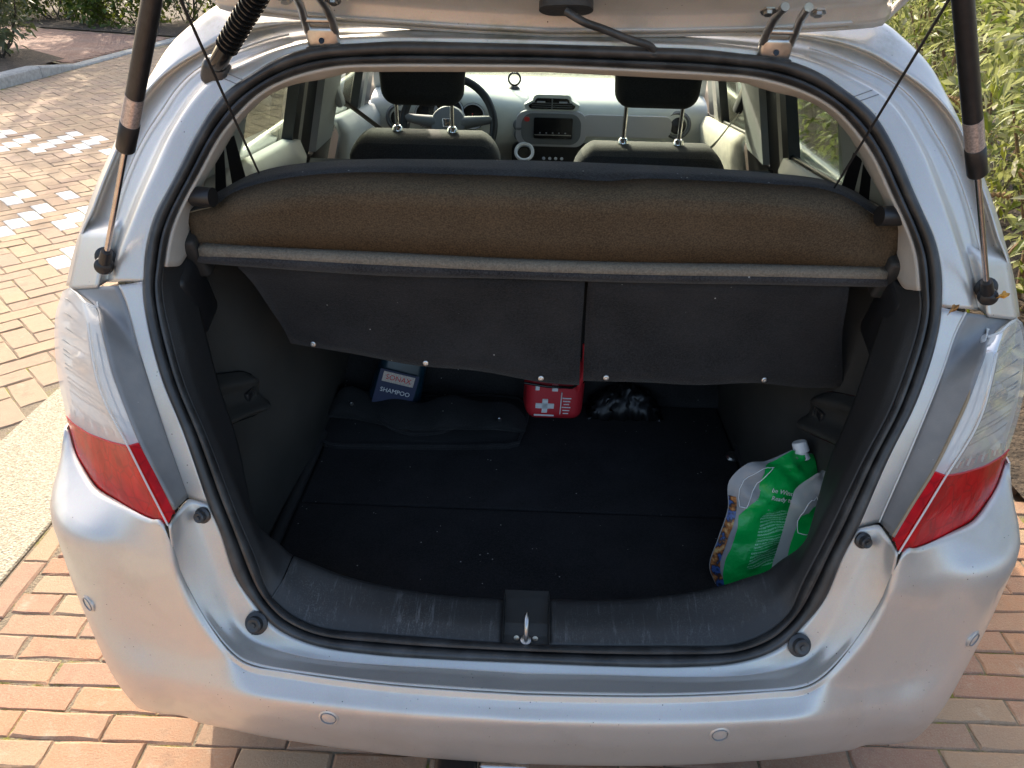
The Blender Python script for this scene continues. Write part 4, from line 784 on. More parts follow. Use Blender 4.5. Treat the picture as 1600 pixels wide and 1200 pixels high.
for s in (-1, 1):
    sd_ = [None]*0
    q0 = U6[9:].copy(); q0[:, 0] += .014; q0[:, 1] -= .02; q0[:, 0] *= -s
    q1 = q0.copy(); q1[:, 1] = .93; q1[:, 0] = [leanx(z, s)+.035*s+.05*s*max(0, 1.1-z)/.15*.6 for z in q1[:, 2]]
    grid_obj('quarter_panel', np.stack([q0, (q0+q1)/2, q1], 1), 'paint', car, solid=.003)
    # lower body side
    zz = [.24, .35, .55, .80, .95, 1.04]; xx = [.78, .815, .845, .848, .84, .80]
    g = np.array([[[x*s, y, z] for z, x in zip(zz, xx)] for y in np.linspace(.9, 3.3, 14)]); g[-1, :, 0] *= .93
    bs = grid_obj('body_side', g, 'paint', car, solid=.02)
    # inner wall pieces on the leaning plane
    def wallq(name, y0, y1, z0, z1, mat, inset=0, par=car, yt0=None, yt1=None, th=.03):
        yt0 = y0 if yt0 is None else yt0; yt1 = y1 if yt1 is None else yt1
        z0a, z0b = (z0 if hasattr(z0, '__len__') else (z0, z0)); z1a, z1b = (z1 if hasattr(z1, '__len__') else (z1, z1))
        pts = [(leanx(z0a, s)-inset*s, y0, z0a), (leanx(z0b, s)-inset*s, y1, z0b), (leanx(z1b, s)-inset*s, yt1, z1b), (leanx(z1a, s)-inset*s, yt0, z1a)]
        return prism(name, pts, (th*s, 0, 0), mat, par)
    wallq('pillar_trim', .33, .835, 1.0, (1.32, 1.36), 'grey_trim', -.02, yt0=.40, yt1=.92, th=.012)
    g0_ = wallq('window_glass', .86, 1.25, (1.10, 1.06), 1.38, 'window_glass', -.03, th=.004); g0_.name = 'side_window'
    wallq('window_frame', 1.215, 1.275, 1.02, 1.38, 'black_plastic', .004, yt0=1.20, yt1=1.25)
    wallq('window_frame', 1.275, 1.325, 1.02, 1.38, 'light_trim', .0, yt0=1.25, yt1=1.30)
    wallq('window_frame', 1.325, 1.475, .95, 1.38, 'black_plastic', -.008, yt0=1.30, yt1=1.43)
    bp = wallq('door_pillar', 1.475, 1.68, .99, 1.38, 'grey_trim', .012, yt0=1.43, yt1=1.66)
    wallq('pillar_base', 1.44, 1.70, .6, .985, 'black_plastic', .006)
    g0_ = wallq('side_window', 1.68, 2.30, .96, 1.38, 'window_glass', -.03, th=.004)
    wallq('window_frame', 2.12, 2.18, .95, 1.36, 'black_plastic', .002, yt0=2.06, yt1=2.12)
    wallq('window_frame', 2.18, 2.27, .95, 1.36, 'light_trim', .0, yt0=2.12, yt1=2.19)
    wallq('window_frame', 2.27, 2.40, .92, 1.36, 'black_plastic', -.004, yt0=2.19, yt1=2.28)
    wallq('screen_pillar', 2.62, 2.80, .95, 1.40, 'grey_trim', .01, yt0=2.02, yt1=2.14)
    # doors below the window line: bulging panels
    for (ya, yb, za, zb) in ((.40, 1.235, 1.135, 1.070), (1.70, 2.62, 1.025, .93)):
        g = []
        for y in np.linspace(ya, yb, 10):
            zt = za+(zb-za)*(y-ya)/(yb-ya); b_ = .02 if .05 < (y-ya)/(yb-ya) < .93 else 0
            g.append([[leanx(zt, s)+.02*s, y, zt], [leanx(zt, s)-.012*s, y, zt-.002], [leanx(zt, s)-(.02+b_*.5)*s, y, zt-.035], [leanx(zt-.1, s)-(.03+b_)*s, y, zt-.10], [leanx(.85, s)-(.01+b_)*s, y, .80], [leanx(.85, s), y, .55]])
        grid_obj('door_panel', np.array(g), 'cream' if s > 0 and ya > 1 else 'grey_trim', car, solid=.015)  # right front door cream: its sunlit look is put into the colour
        tube('window_seal', [(leanx(za, s)+.006*s, ya, za+.004), (leanx(zb, s)+.006*s, yb, zb+.004)], .006, 'black_plastic', car, 8)
    # roof rail above the side windows
    rr1 = np.array([[leanx(1.36, s)-.03*s, .55, 1.365], [leanx(1.37, s)-.02*s, .9, 1.385], [leanx(1.37, s)-.01*s, 1.5, 1.395], [leanx(1.37, s), 2.06, 1.38]])
    tube('roof_rail_trim', rr1, .03, 'light_trim', car, 10)
    for bl_ in d['belt_gap']:
        q_ = A3(bl_)*np.array([-s, 1, 1]); mesh('belt_gap_strip', q_, [(0, 1, 2, 3)], 'black_plastic', car, False, None, .002)  # two dark strips: a rear belt, and one standing for the pillar gap
    # belts: shoulder strap from the pillar to the seat
    if s < 0: strap = [(-.645, 1.66, 1.115), (-.63, 1.69, 1.10), (-.55, 1.72, 1.03), (-.47, 1.75, .96)]
    else: strap = [(.645, 1.70, 1.12), (.635, 1.70, 1.09), (.57, 1.66, 1.01), (.50, 1.62, .95)]
    V = []
    for (x, y, z) in strap: V += [(x, y-.022, z+.016), (x, y+.022, z-.016)]
    bl = mesh('seat_belt', V, [(2*i, 2*i+1, 2*i+3, 2*i+2) for i in range(3)], 'belt_dark' if s < 0 else 'cream', car, True, None, .002)
    rbox('belt_guide', (.025, .05, .085), (strap[0][0]-.005*s, strap[0][1], strap[0][2]+.015), 'black_plastic' if s > 0 else 'grey_trim', bl, .010, 2, (0, .25*s, 0))
    # wheels
    for wy in (.72, 3.22):
        wl = lathe('wheel', [(.20, -.085), (.27, -.088), (.288, -.07), (.292, 0), (.288, .07), (.27, .088), (.20, .085), (.20, -.085)], (.715*s, wy, .292), 'tyre', car, (s, 0, 0), 36)
        lathe('rim', [(0, .05), (.05, .055), (.15, .07), (.195, .085), (.2, .06), (.2, -.07)], (.715*s, wy, .292), 'alloy', wl, (s, 0, 0), 28)
mesh('windscreen', [(-.60, 2.98, .985), (.60, 2.98, .985), (.52, 2.04, 1.43), (-.52, 2.04, 1.43)], [(0, 1, 2, 3)], 'windscreen_glass', car, False, None, .004)
g = np.array([[[x, y, z-.05*(x/.75)**2] for x in np.linspace(-.75, .75, 9)] for y, z in ((2.99, .965), (3.2, .93), (3.5, .86), (3.75, .74), (3.82, .55), (3.8, .28))])
grid_obj('bonnet', g, 'paint', car, solid=.02)
mesh('underbody', [(-.70, .45, .24), (.70, .45, .24), (.72, 3.7, .22), (-.72, 3.7, .22)], [(0, 1, 2, 3)], 'black_plastic', car, False, None, .02)
mesh('cabin_floor', [(-.70, .2, .30), (.70, .2, .30), (.70, 3.0, .30), (-.70, 3.0, .30)], [(0, 1, 2, 3)], 'carpet', car, False, None, .01)

# ------------------------------------------------------------------ boot interior
FZ = .492
fl_ = mesh('boot_floor', [(-.53, .09, FZ-.006), (.53, .09, FZ-.006), (.53, .95, FZ-.006), (-.53, .95, FZ-.006)], [(0, 1, 2, 3)], 'carpet', car, False, None, .01)
rbox('floor_panel', (.99, .335, .008), (0, .268, FZ-.001), 'carpet', fl_, .003, 2)
rbox('floor_panel', (.99, .43, .008), (0, .660, FZ-.001), 'carpet', fl_, .003, 2)
def wall_profile(y, s):
    """side lining section at depth y, from floor to shelf height"""
    k = min(1, max(0, (y-.30)/.35)); k = k*k*(3-2*k)
    lo = .525-.02*k; mid = .545-.085*k; hi = .575-.10*k
    return [(lo*s, y, FZ-.01), ((lo+.004)*s, y, FZ+.02), ((lo+.012-.03*k)*s, y, .58), (mid*s, y, .70), ((mid+.012)*s, y, .82), ((hi+.0)*s, y, .95), ((hi+.008)*s, y, 1.05), ((hi+.01)*s, y, 1.10)]
ey = A3(d['r2'])
for s in (-1, 1):
    g = []
    # first column follows the opening trim
    zs = [p[2] for p in wall_profile(.2, s)]
    o_ = np.argsort(ey[:, 2]); e0 = [(np.interp(z, ey[o_, 2], np.abs(ey[o_, 0]))*s, np.interp(z, ey[o_, 2], ey[o_, 1])-.004, z) for z in zs]
    for i, z in enumerate(zs):
        if z < .63: e0[i] = (.535*s, .10, z)
    g.append(e0)
    for y in np.linspace(.26, .95, 16):
        pr_ = [list(q) for q in wall_profile(y, s)]
        g.append(pr_)
    g = np.array(g); wl = grid_obj('boot_side_lining', g, 'lining_plastic', car, solid=.004)
    md = wl.modifiers.new('sub', 'SUBSURF'); md.levels = md.render_levels = 2
    # storage pocket in the lining: two rounded lobes with a grip hollow between
    def wx_(y, z):
        pr_ = wall_profile(y, 1); return np.interp(z, [q[2] for q in pr_], [q[0] for q in pr_])
    gl = []; ny, nz = 26, 27
    for i in range(ny):
        ty = i/(ny-1); y = .15+.27*ty; zc = .905-.115*ty-.02*math.sin(math.pi*ty)*0; hh = .062-.010*ty
        e_ = min(1, (1-ty)*7)**.5; col_ = []
        for j in range(nz):
            q = j/(nz-1); z = zc+hh*(1-2*q)*(.55+.45*e_); b_ = math.sin(math.pi*q)**.35
            prf = .030*math.exp(-((q-.20)/.16)**2)+.010*math.exp(-((q-.48)/.15)**2)+.046*math.exp(-((q-.78)/.15)**2)
            col_.append(((wx_(y, z)+.006-(prf+.010)*b_*e_)*s, y, z))
        gl.append(col_)
    gl = np.array(gl); ld = grid_obj('storage_lid', gl, 'lining_plastic', wl)
    tube('lid_seam', np.concatenate([gl[:, 1], gl[-1, 2:-2], gl[::-1, -2]])+np.array([-.001*s, 0, 0]), .0013, 'gloss_black', ld, 5)
    lx_ = gl[20, 13]; rbox('latch', (.010, .024, .018), (lx_[0], lx_[1], lx_[2]), 'black_plastic', ld, .003, 2)
    tube('latch_bar', [(lx_[0]-.007*s, lx_[1]-.018, lx_[2]+.012), (lx_[0]-.007*s, lx_[1]+.016, lx_[2]+.009), (lx_[0]-.007*s, lx_[1]+.018, lx_[2]-.012)], .0016, 'steel', ld, 6)
    # edge moulding along the floor, and shelf carrier high up
    tube('floor_edge_moulding', [(.512*s, .20, FZ+.006), (.510*s, .45, FZ+.008), (.508*s, .62, FZ+.010), (.506*s, .68, FZ+.02)], .012, 'dark_plastic', wl, 10)
    rbox('shelf_carrier', (.036, .085, .13), (.563*s, .30, 1.045), 'black_plastic', wl, .016, 3, (.35, 0, 0))
    lathe('tie_down', [(0, .006), (.012, .006), (.016, 0)], (.49*s, .66, FZ+.006), 'steel', wl, (0, -.3, 1), 14)
bk = np.array([[[x, y, z] for x in np.linspace(-.56, .56, 9)] for y, z in ((.90, .48), (.905, .56), (.93, .75), (.96, .95), (.985, 1.06), (1.03, 1.075), (1.08, 1.02), (1.06, .5))])
sb = grid_obj('rear_seat_back', bk, 'felt_flap', car, solid=.01, sharp=50)
mesh('net_pocket', [(-.36, .896, .53), (.05, .896, .53), (.05, .903, .70), (-.36, .903, .70)], [(0, 1, 2, 3)], 'black_plastic', sb, False, None, .003)
rbox('rear_seat_cushion', (1.15, .45, .18), (0, 1.32, .50), 'seat_fabric', car, .05, 4)

# ------------------------------------------------------------------ gas struts, tailgate
for k, s in ((0, -1), (1, 1)):
    P0, P1, P2 = (Vector(p) for p in d['st'][k]); ax = (P2-P0).normalized()
    o = tube('gas_strut', [P1, P1+ax*.002, P1+ax*.003, P1+ax*.30, P2], [.0075, .0102, .0105, .0105, .0105], 'strut_black', car, 24)
    tube('strut_collar', [P1-ax*.001, P1+ax*.001, P1+ax*.042, P1+ax*.043], [.0100, .0116, .0116, .0106], 'black_plastic', o, 24)
    tube('strut_label', [P1+ax*.043, P1+ax*.085], .01085, 'label_silver', o, 24)
    tube('strut_rod', [P0+ax*.03, P1+ax*.01], .0040, 'brushed', o, 14)
    tube('rod_socket', [P0+ax*.002, P0+ax*.012, P0+ax*.030, P0+ax*.034], [.0095, .0092, .0080, .0075], 'black_plastic', o, 16)
    lathe('ball_cup', [(0, -.013), (.008, -.011), (.0125, -.005), (.0135, .001), (.012, .008), (.006, .012), (0, .013)], P0, 'black_plastic', o, (-.2*s, -1, .2), 18)
    lathe('ball_plate', [(0, .003), (.012, .003), (.016, .0)], P0+Vector((.008*s, .022, .004)), 'black_plastic', o, (-.2*s, -1, .2), 18)
    rbox('upper_bracket', (.03, .03, .06), P2, 'black_plastic', o, .008, 2)
# tailgate: lower edge near the roof, panel rising backwards
gdir = Vector((0, -.835, .55)); gn = Vector((0, .55, .835))
ge = cat_eval(d['ge'], np.linspace(0, 1, 30)); GE = both_halves(ge[::-1][:, None, :])[:, 0]
rows_ = []
for (t_, nz_, wsc) in ((0, .010, 1.0), (0, -.001, 1.0), (.006, -.004, 1.0), (.012, -.001, .995), (.016, -.004, .995), (.024, -.001, .99), (.03, .012, .985), (.045, .014, .98), (.11, .010, .98), (.16, .012, .985)):
    rows_.append(GE*np.array([wsc, 1, 1])+np.array(gdir)*t_+np.array(gn)*nz_)
gate = grid_obj('tailgate', np.stack(rows_, 1), 'paint', car, solid=.004)
for t_ in (.010, .024):
    P = GE*np.array([.985, 1, 1])+np.array(gdir)*t_+np.array(gn)*-.0035; tube('gate_edge_bead', P[4:-4], .0022, 'paint', gate, 6)
def gp(x, t_, nz_=0):
    base = np.array([x, np.interp(abs(x), -ge[:, 0], ge[:, 1]), np.interp(abs(x), -ge[:, 0], ge[:, 2])]); q = base+np.array(gdir)*t_+np.array(gn)*nz_; return q
for s in (-1, 1):
    g = np.array([[gp(s*x, t_, .012+.012*math.sin(j/3*math.pi)) for j, x in enumerate((.50+.12*t_, .46+.10*t_, .41+.08*t_, .36+.06*t_))] for t_ in np.linspace(.12, .95, 10)])
    grid_obj('gate_side_rail', g, 'paint', gate, solid=.03)
    # gate end lip
    tube('gate_corner_lip', [gp(s*.497, -.002, .004), gp(s*.503, .04, .006), gp(s*.507, .10, .008)], .006, 'paint', gate, 8)
g = np.array([[gp(x, t_, .012) for x in np.linspace(-.60, .60, 13)] for t_ in (.58, .66, .75, .85, .95)]); grid_obj('gate_lower_panel', g, 'paint', gate, solid=.04)
mesh('gate_window', [gp(-.47, .13, .03), gp(.47, .13, .03), gp(.52, .62, .03), gp(-.52, .62, .03)], [(0, 1, 2, 3)], 'window_glass', gate, False, None, .004)
for s in (-1, 1):
    b0 = Vector((.316*s, .355, 1.424))
    h = rbox('hinge', (.046, .018, .034), b0+Vector((0, -.012, .006)), 'steel', gate, .006, 2, (.35, 0, 0))
    for q in (-1, 1):
        tube('hinge_arm', [b0+Vector((q*.019, -.016, .012)), b0+Vector((q*.019, -.030, .030)), b0+Vector((q*.017, -.048, .048)), b0+Vector((q*.015, -.075, .062))], .0060, 'steel', h, 8)
        lathe('hinge_bolt', [(0, .006), (.006, .006), (.0065, .002), (.011, .002), (.011, 0)], b0+Vector((q*.032, -.062, .056)), 'steel', h, (0, -.5, -.85), 6)
    tube('hinge_pin', [b0+Vector((-.022, -.030, .029)), b0+Vector((.022, -.030, .029))], .0045, 'steel', h, 10)
    lathe('hinge_hole', [(0, .0004), (.004, .0004), (.0042, 0)], b0+Vector((.0, -.0226, .002)), 'gloss_black', h, (0, -.93, .34), 12)
    rbox('hinge_seat', (.05, .02, .006), b0+Vector((0, -.010, -.010)), 'rubber', h, .002, 1)
# bellows conduit on the left, washer line in the middle
P = cat_eval([(-.475, .345, 1.385), (-.462, .325, 1.398), (-.440, .308, 1.420), (-.405, .285, 1.455), (-.36, .25, 1.50), (-.33, .2, 1.55)], np.linspace(0, 1, 120))
r_ = [.0125+.0032*(1 if (i//2) % 2 else -1) if i > 26 else .0125 for i in range(120)]
bl = tube('cable_bellows', P, r_, 'gloss_black', gate, 14, sharp=30)
rbox('bellows_boot', (.040, .03, .045), (-.478, .345, 1.378), 'rubber', bl, .012, 3, (.4, .5, 0))
wl = prism('cable_grommet', [gp(.022+.036*math.copysign(abs(math.cos(a))**.6, math.cos(a)), .075+.014*math.sin(a), -.004) for a in np.linspace(0, 2*math.pi, 28, endpoint=False)], gn*.012, 'rubber', gate)
tube('washer_hose', cat_eval([gp(.02, .085, -.010), gp(.045, .08, -.022), (.075, .300, 1.452), (.11, .310, 1.440), (.138, .322, 1.432), (.147, .330, 1.424), (.148, .340, 1.410)], np.linspace(0, 1, 40)), .0052, 'rubber', wl, 10)
lathe('hose_foot', [(0, .006), (.006, .006), (.012, .003), (.012, 0)], (.148, .335, 1.421), 'rubber', wl, (0, -.4, .9), 14)

# ------------------------------------------------------------------ parcel shelf
shelf = thing('parcel_shelf', (0, .31, 1.10), 'black felt parcel shelf with faded brown board face hanging on cords', 'parcel shelf')
n = 90; ev = lambda k: cat_eval(d[k], np.linspace(0, 1, n))
s0, s1, sm, s2, s3, s4 = (ev(k) for k in ('s0', 's1', 'sm', 's2', 's3', 's4'))
def bycol(a, b):
    """resample b so its x matches a's x"""
    o_ = np.argsort(b[:, 0]); return np.stack([a[:, 0]]+[np.interp(a[:, 0], b[o_, 0], b[o_, k]) for k in (1, 2)], 1)
tops = np.stack([s0+np.array([0, .001, .0035]), s0*.6+bycol(s0, s1)*.4+np.array([0, 0, .004]), bycol(s0, s1)], 1); tb = tops.copy()
front = bycol(s0, s1); front[:, 1] = .99; front[:, 2] = 1.075; tops = np.concatenate([tops, (bycol(s0, s1)*.8+front*.2)[:, None], front[:, None]], 1)  # unseen run to the seat back, added to keep sun off the boot floor
grid_obj('felt_cover', tops, 'felt_top', shelf, solid=.004)
en = np.clip((np.abs(s0[:, 0])-.40)/.12, 0, 1)[:, None]; sm = sm*(1-en)+(s0*.6+bycol(s0, s2)*.4)*en
s2c = bycol(s0, s2); bf = np.stack([s0, s0*.5+sm*.5+np.array([0, -.002, 0]), sm, sm*.8+s2c*.2+np.array([0, .001, 0]), sm*.4+s2c*.6+np.array([0, .001, 0]), s2c], 1)
bd = grid_obj('board_face', bf, 'board', shelf, solid=.003)
tube('board_edge', s0+np.array([0, -.001, .0010]), .0012, 'edge_tan', bd, 6)
hm = np.stack([s2+np.array([0, -.001, 0]), s2*.5+s3*.5+np.array([0, -.006, .001]), s3, s3*.5+s4*.5+np.array([0, .006, 0])], 1)
grid_obj('board_hem', hm, 'board_hem', shelf, solid=.003)
h2 = np.stack([s3+np.array([0, .001, -.001]), s3*.5+s4*.5+np.array([0, -.004, .0]), s4, s4+np.array([0, .02, .002])], 1)
grid_obj('felt_hem', h2, 'felt_top', shelf, solid=.003)
for k, nm in (('fl', 0), ('fr', 1)):
    a = cat_eval(d[k][0], np.linspace(0, 1, 24)); b = cat_eval(d[k][1], np.linspace(0, 1, 24)); g = []
    for i in range(24):
        col = []
        for j in range(10):
            t_ = j/9; p = a[i]*(1-t_)+b[i]*t_; p = p+np.array([0, .014*math.sin(math.pi*t_)+.003*math.sin(i*.7+j), .004*t_*math.sin(i*.55)*(.3+.7*math.sin(math.pi*i/23))]); col.append(p)
        g.append(col)
    g = np.array(g); f_ = grid_obj('hanging_flap', g, 'felt_flap', shelf, solid=.004)
    hem = g[:, 8].copy(); hem[:, 1] -= .003; tube('hem_stitch', hem, .0012, 'carpet', f_, 5)
    fr_ = (.10, .52, .90) if k == 'fl' else (.11, .70)
    for q in fr_:
        i = q*23; p = g[int(i), 8]*.35+g[int(i), 9]*.65
        lathe('snap_button', [(0, .0015), (.0022, .0018), (.003, .0032), (.0048, .0026), (.0055, 0)], p+np.array([0, -.0045, 0]), 'steel', f_, (0, -1, .15), 16)
for s, pc in ((-1, d['pin'][0]), (1, d['pin'][1])):
    pn = cyl('pivot_pin', (pc[0]-.016*-s*-1, pc[1], pc[2]), (pc[0]+.016*s, pc[1]+.004, pc[2]), .0145, 'black_plastic', shelf, 20)
    rbox('shelf_end', (.026, .035, .075), (.546*s, .312, 1.112), 'dark_plastic', shelf, .008, 3, (.35, .12*s, 0))
for s, a, b in ((-1, (-.433, .33, 1.240), (-.359, .0, 1.495)), (1, (.44, .33, 1.243), (.368, .0, 1.512))):
    a, b = Vector(a), Vector(b); e_ = a+(b-a)*1.75
    tube('lifting_cord', [a, a*.7+b*.3+Vector((0, 0, -.001)), b, e_], .0017, 'cord_black', shelf, 8)

# ------------------------------------------------------------------ cabin
def seat(x, y, ztop, hz):
    def shp(co):
        x_, y_, z_ = co; k = (z_+.30)/.60
        return (x_*(1-.02*max(0, k-.5)*2-.07*max(0, k-.86)/.14), y_+.05*(1-abs(x_)/.26)*.6+.10*k, z_-.035*(abs(x_)/.25)**3*max(0, k))
    s_ = rbox('front_seat', (.50, .15, .60), (x, y-.06, ztop-.30), 'seat_fabric', car, .055, 6, warp=shp)
    me = s_.data; me.materials.append(MAT['lit_seat_top'])  # paler copy of the fabric: sunlight on the top painted into its colour
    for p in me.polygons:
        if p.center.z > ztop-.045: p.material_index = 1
    h = rbox('headrest', (.26, .115, .19), (x, y+.03, hz), 'headrest_fabric', s_, .045, 6, (-.12, 0, 0), warp=lambda c: (c[0]*(1+.05*c[2]/.1), c[1], c[2]))
    for q in (-.087, .087):
        tube('headrest_post', [(x+q, y+.035, ztop-.02), (x+q, y+.035, hz-.07)], .0065, 'chrome', s_, 12)
        lathe('post_guide', [(0, .009), (.010, .009), (.015, .004), (.017, -.006)], (x+q, y+.035, ztop-.008), 'chrome', s_, (0, 0, 1), 16)
    rbox('seat_cushion', (.5, .5, .16), (x, y+.26, .52), 'seat_fabric', s_, .05, 4)
    return s_
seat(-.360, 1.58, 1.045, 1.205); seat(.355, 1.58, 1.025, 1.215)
# dashboard: sections swept across the car
xs = np.linspace(-.70, .70, 29); g = []
for x in xs:
    b = 1-.25*(abs(x)/.7)**2; cl = math.exp(-((x+.36)/.17)**2)  # instrument hood on the driver's side
    g.append([[x, 2.99, .985], [x, 2.85, 1.000], [x, 2.66, 1.003+.006*b], [x, 2.56-.04*cl, 1.000+.028*cl], [x, 2.47-.05*b-.05*cl, .985+.030*cl], [x, 2.44-.05*b, .945], [x, 2.445-.05*b, .86], [x, 2.47-.05*b, .80], [x, 2.55-.03*b, .74], [x, 2.62, .5]])
dash = grid_obj('dashboard', np.array(g), 'dash_light', car, solid=.01)
dash.modifiers.new('sub', 'SUBSURF').render_levels = 2; dash.modifiers['sub'].levels = 2
def pill(name, cx, cz, w_, h_, y, mat, par, rad, dep=.02, n=8, topw=1.0):
    pts = []
    for (sx, sz, a0) in ((1, 1, 0), (-1, 1, 90), (-1, -1, 180), (1, -1, 270)):
        for i in range(n+1):
            a = R(a0+90*i/n); ww = w_*(topw if sz > 0 else 1)
            pts.append((cx+sx*(ww/2-rad)+rad*math.cos(a), y, cz+sz*(h_/2-rad)+rad*math.sin(a)))
    return prism(name, pts, (0, dep, 0), mat, par)
pill('passenger_fascia', .365, .905, .37, .085, 2.375, 'dash_silver', dash, .03)
cs = pill('centre_console', .055, .890, .29, .140, 2.362, 'dash_silver', dash, .045, .05)
cp = pill('console_panel', .055, .892, .245, .122, 2.350, 'dash_grey', dash, .045, .03)
sc_ = pill('touchscreen', .063, .897, .158, .082, 2.342, 'screen', dash, .006, .02)
pill('screen_strip', .063, .871, .15, .003, 2.3405, 'steel', dash, .001, .002)
for i in range(5): pill('screen_icon', .01+i*.026, .879, .006, .005, 2.341, 'dash_silver', dash, .002, .002)
pill('hazard_button', -.045, .93, .022, .018, 2.346, 'hazard_red', dash, .008, .01)
vn = pill('centre_vent', .055, .992, .225, .062, 2.368, 'dash_light', dash, .022, .10, topw=.70)
vb = pill('vent_opening', .055, .989, .190, .042, 2.362, 'gloss_black', dash, .014, .02, topw=.74)
pill('vent_divider', .055, .989, .005, .042, 2.359, 'dash_grey', dash, .002, .01)
for q in (-.045, .045):
    pill('vent_tab', .055+q, .996, .034, .005, 2.357, 'dash_silver', dash, .002, .01)
for z in (.976, .984, .992): pill('vent_slat', .055, z, .165, .002, 2.360, 'dash_grey', dash, .0008, .01)
pill('lower_panel', .06, .76, .33, .14, 2.38, 'black_plastic', dash, .03, .05)
for (x, z, r_, y) in ((-.078, .902, .024, 2.372), (-.074, .862, .024, 2.374)):
    lathe('climate_button', [(0, .008), (r_*.8, .008), (r_, .004), (r_, -.01)], (x, y, z), 'dash_grey', dash, (0, -1, .2), 20)
lathe('cup_ring', [(.036, -.01), (.042, .006), (.036, .012), (.029, .008), (.028, -.03)], (-.052, 2.335, .800), 'white_plastic', dash, (0, -.8, .55), 28)
lathe('dial_core', [(0, -.006), (.028, -.006)], (-.052, 2.335, .800), 'gloss_black', dash, (0, -.8, .55), 24)
for k in range(4): lathe('gear_lamp', [(0, .003), (.006, .002), (.007, 0)], (.03+k*.025, 2.345, .775), 'dash_silver', dash, (0, -.8, .5), 10)
for s in (-1, 1):
    lathe('side_vent', [(.052, -.01), (.056, .004), (.048, .012), (.040, .006), (.038, -.02), (0, -.02)], (.578*s, 2.40, .912), 'dash_grey', dash, (-.1*s, -1, .15), 28)
    lathe('vent_disc', [(0, .004), (.03, .003), (.034, -.004)], (.578*s, 2.39, .912), 'gloss_black', dash, (-.1*s, -1, .15), 24)
# instruments and wheel
for (x, z, r_) in ((-.455, .935, .045), (-.365, .945, .055), (-.268, .932, .045)):
    lathe('gauge', [(r_+.006, -.01), (r_+.008, .004), (r_+.002, .006), (r_, -.004), (0, -.006)], (x, 2.36, z), 'gloss_black', dash, (0, -1, .35), 28)
    lathe('gauge_rim', [(r_+.004, .004), (r_+.006, .008), (r_, .007)], (x, 2.36, z), 'dash_silver', dash, (0, -1, .35), 28)
pill('gauge_needle_light', -.268, .94, .004, .012, 2.350, 'hazard_red', dash, .0015, .003)
wc = Vector((-.350, 2.20, .930)); wn = Vector((0, -.92, .40)).normalized(); wx = Vector((1, 0, 0)); wy = wn.cross(wx)
ring = [wc+(wx*math.cos(a)+wy*math.sin(a))*.178 for a in np.linspace(0, 2*math.pi, 48, endpoint=False)]
V, F = tube_v(ring, .0155, 12, True); wh = mesh('steering_wheel', V, F, 'black_plastic', car)
hub = lathe('hub_pad', [(0, .03), (.04, .028), (.065, .018), (.075, -.01)], wc, 'dash_grey', wh, wn, 28)
for a in (R(8), R(172), R(262)):
    tube('spoke', [wc+(wx*math.cos(a)+wy*math.sin(a))*.05, wc+(wx*math.cos(a)+wy*math.sin(a))*.175], [.026, .014], 'dash_grey', wh, 10)
Mh = basis(wc+wn*.031, wx, -wy if wy.z < 0 else wy)
def hub_poly(name, pts, mat):
    P = [Mh @ Vector((x, y, 0)) for x, y in pts]; return prism(name, P, wn*.002, mat, wh)
em = [(-.020, .014), (.020, .014), (.016, -.015), (-.016, -.015)]
for a, b in ((0, 1), (1, 2), (2, 3), (3, 0)):
    p, q = Mh @ Vector((*em[a], .002)), Mh @ Vector((*em[b], .002)); tube('wheel_emblem', [p, q], .0018, 'chrome', wh, 8)
for pts in ([(-.011, .012), (-.007, .012), (-.004, .002), (.004, .002), (.007, .012), (.011, .012), (.0085, -.012), (.0055, -.012), (.004, -.003), (-.004, -.003), (-.0055, -.012), (-.0085, -.012)],):
    hub_poly('wheel_emblem', pts, 'chrome')
# little dashboard ornament
orn = thing('dashboard_ornament', (-.105, 2.56, 1.012), 'small black and silver ring shaped ornament standing on the dashboard', 'ornament')
lathe('foot', [(0, .022), (.016, .022), (.024, .014), (.025, -.02), (0, -.02)], (-.105, 2.56, 1.0), 'black_plastic', orn, (0, 0, 1), 20)
rc = Vector((-.105, 2.56, 1.050))
tube('ring', [rc+Vector((math.cos(a)*.025, 0, math.sin(a)*.025)) for a in np.linspace(0, 2*math.pi, 28, endpoint=False)], .0045, 'gloss_black', orn, 10, True)
for q in (-1, 1):
    tube('wing', [rc+Vector((0, 0, .027)), rc+Vector((q*.014, 0, .042)), rc+Vector((q*.028, 0, .046))], [.006, .008, .003], 'chrome', orn, 8)
tube('crest', [rc+Vector((0, 0, .02)), rc+Vector((0, 0, .048))], [.006, .003], 'gloss_black', orn, 8)

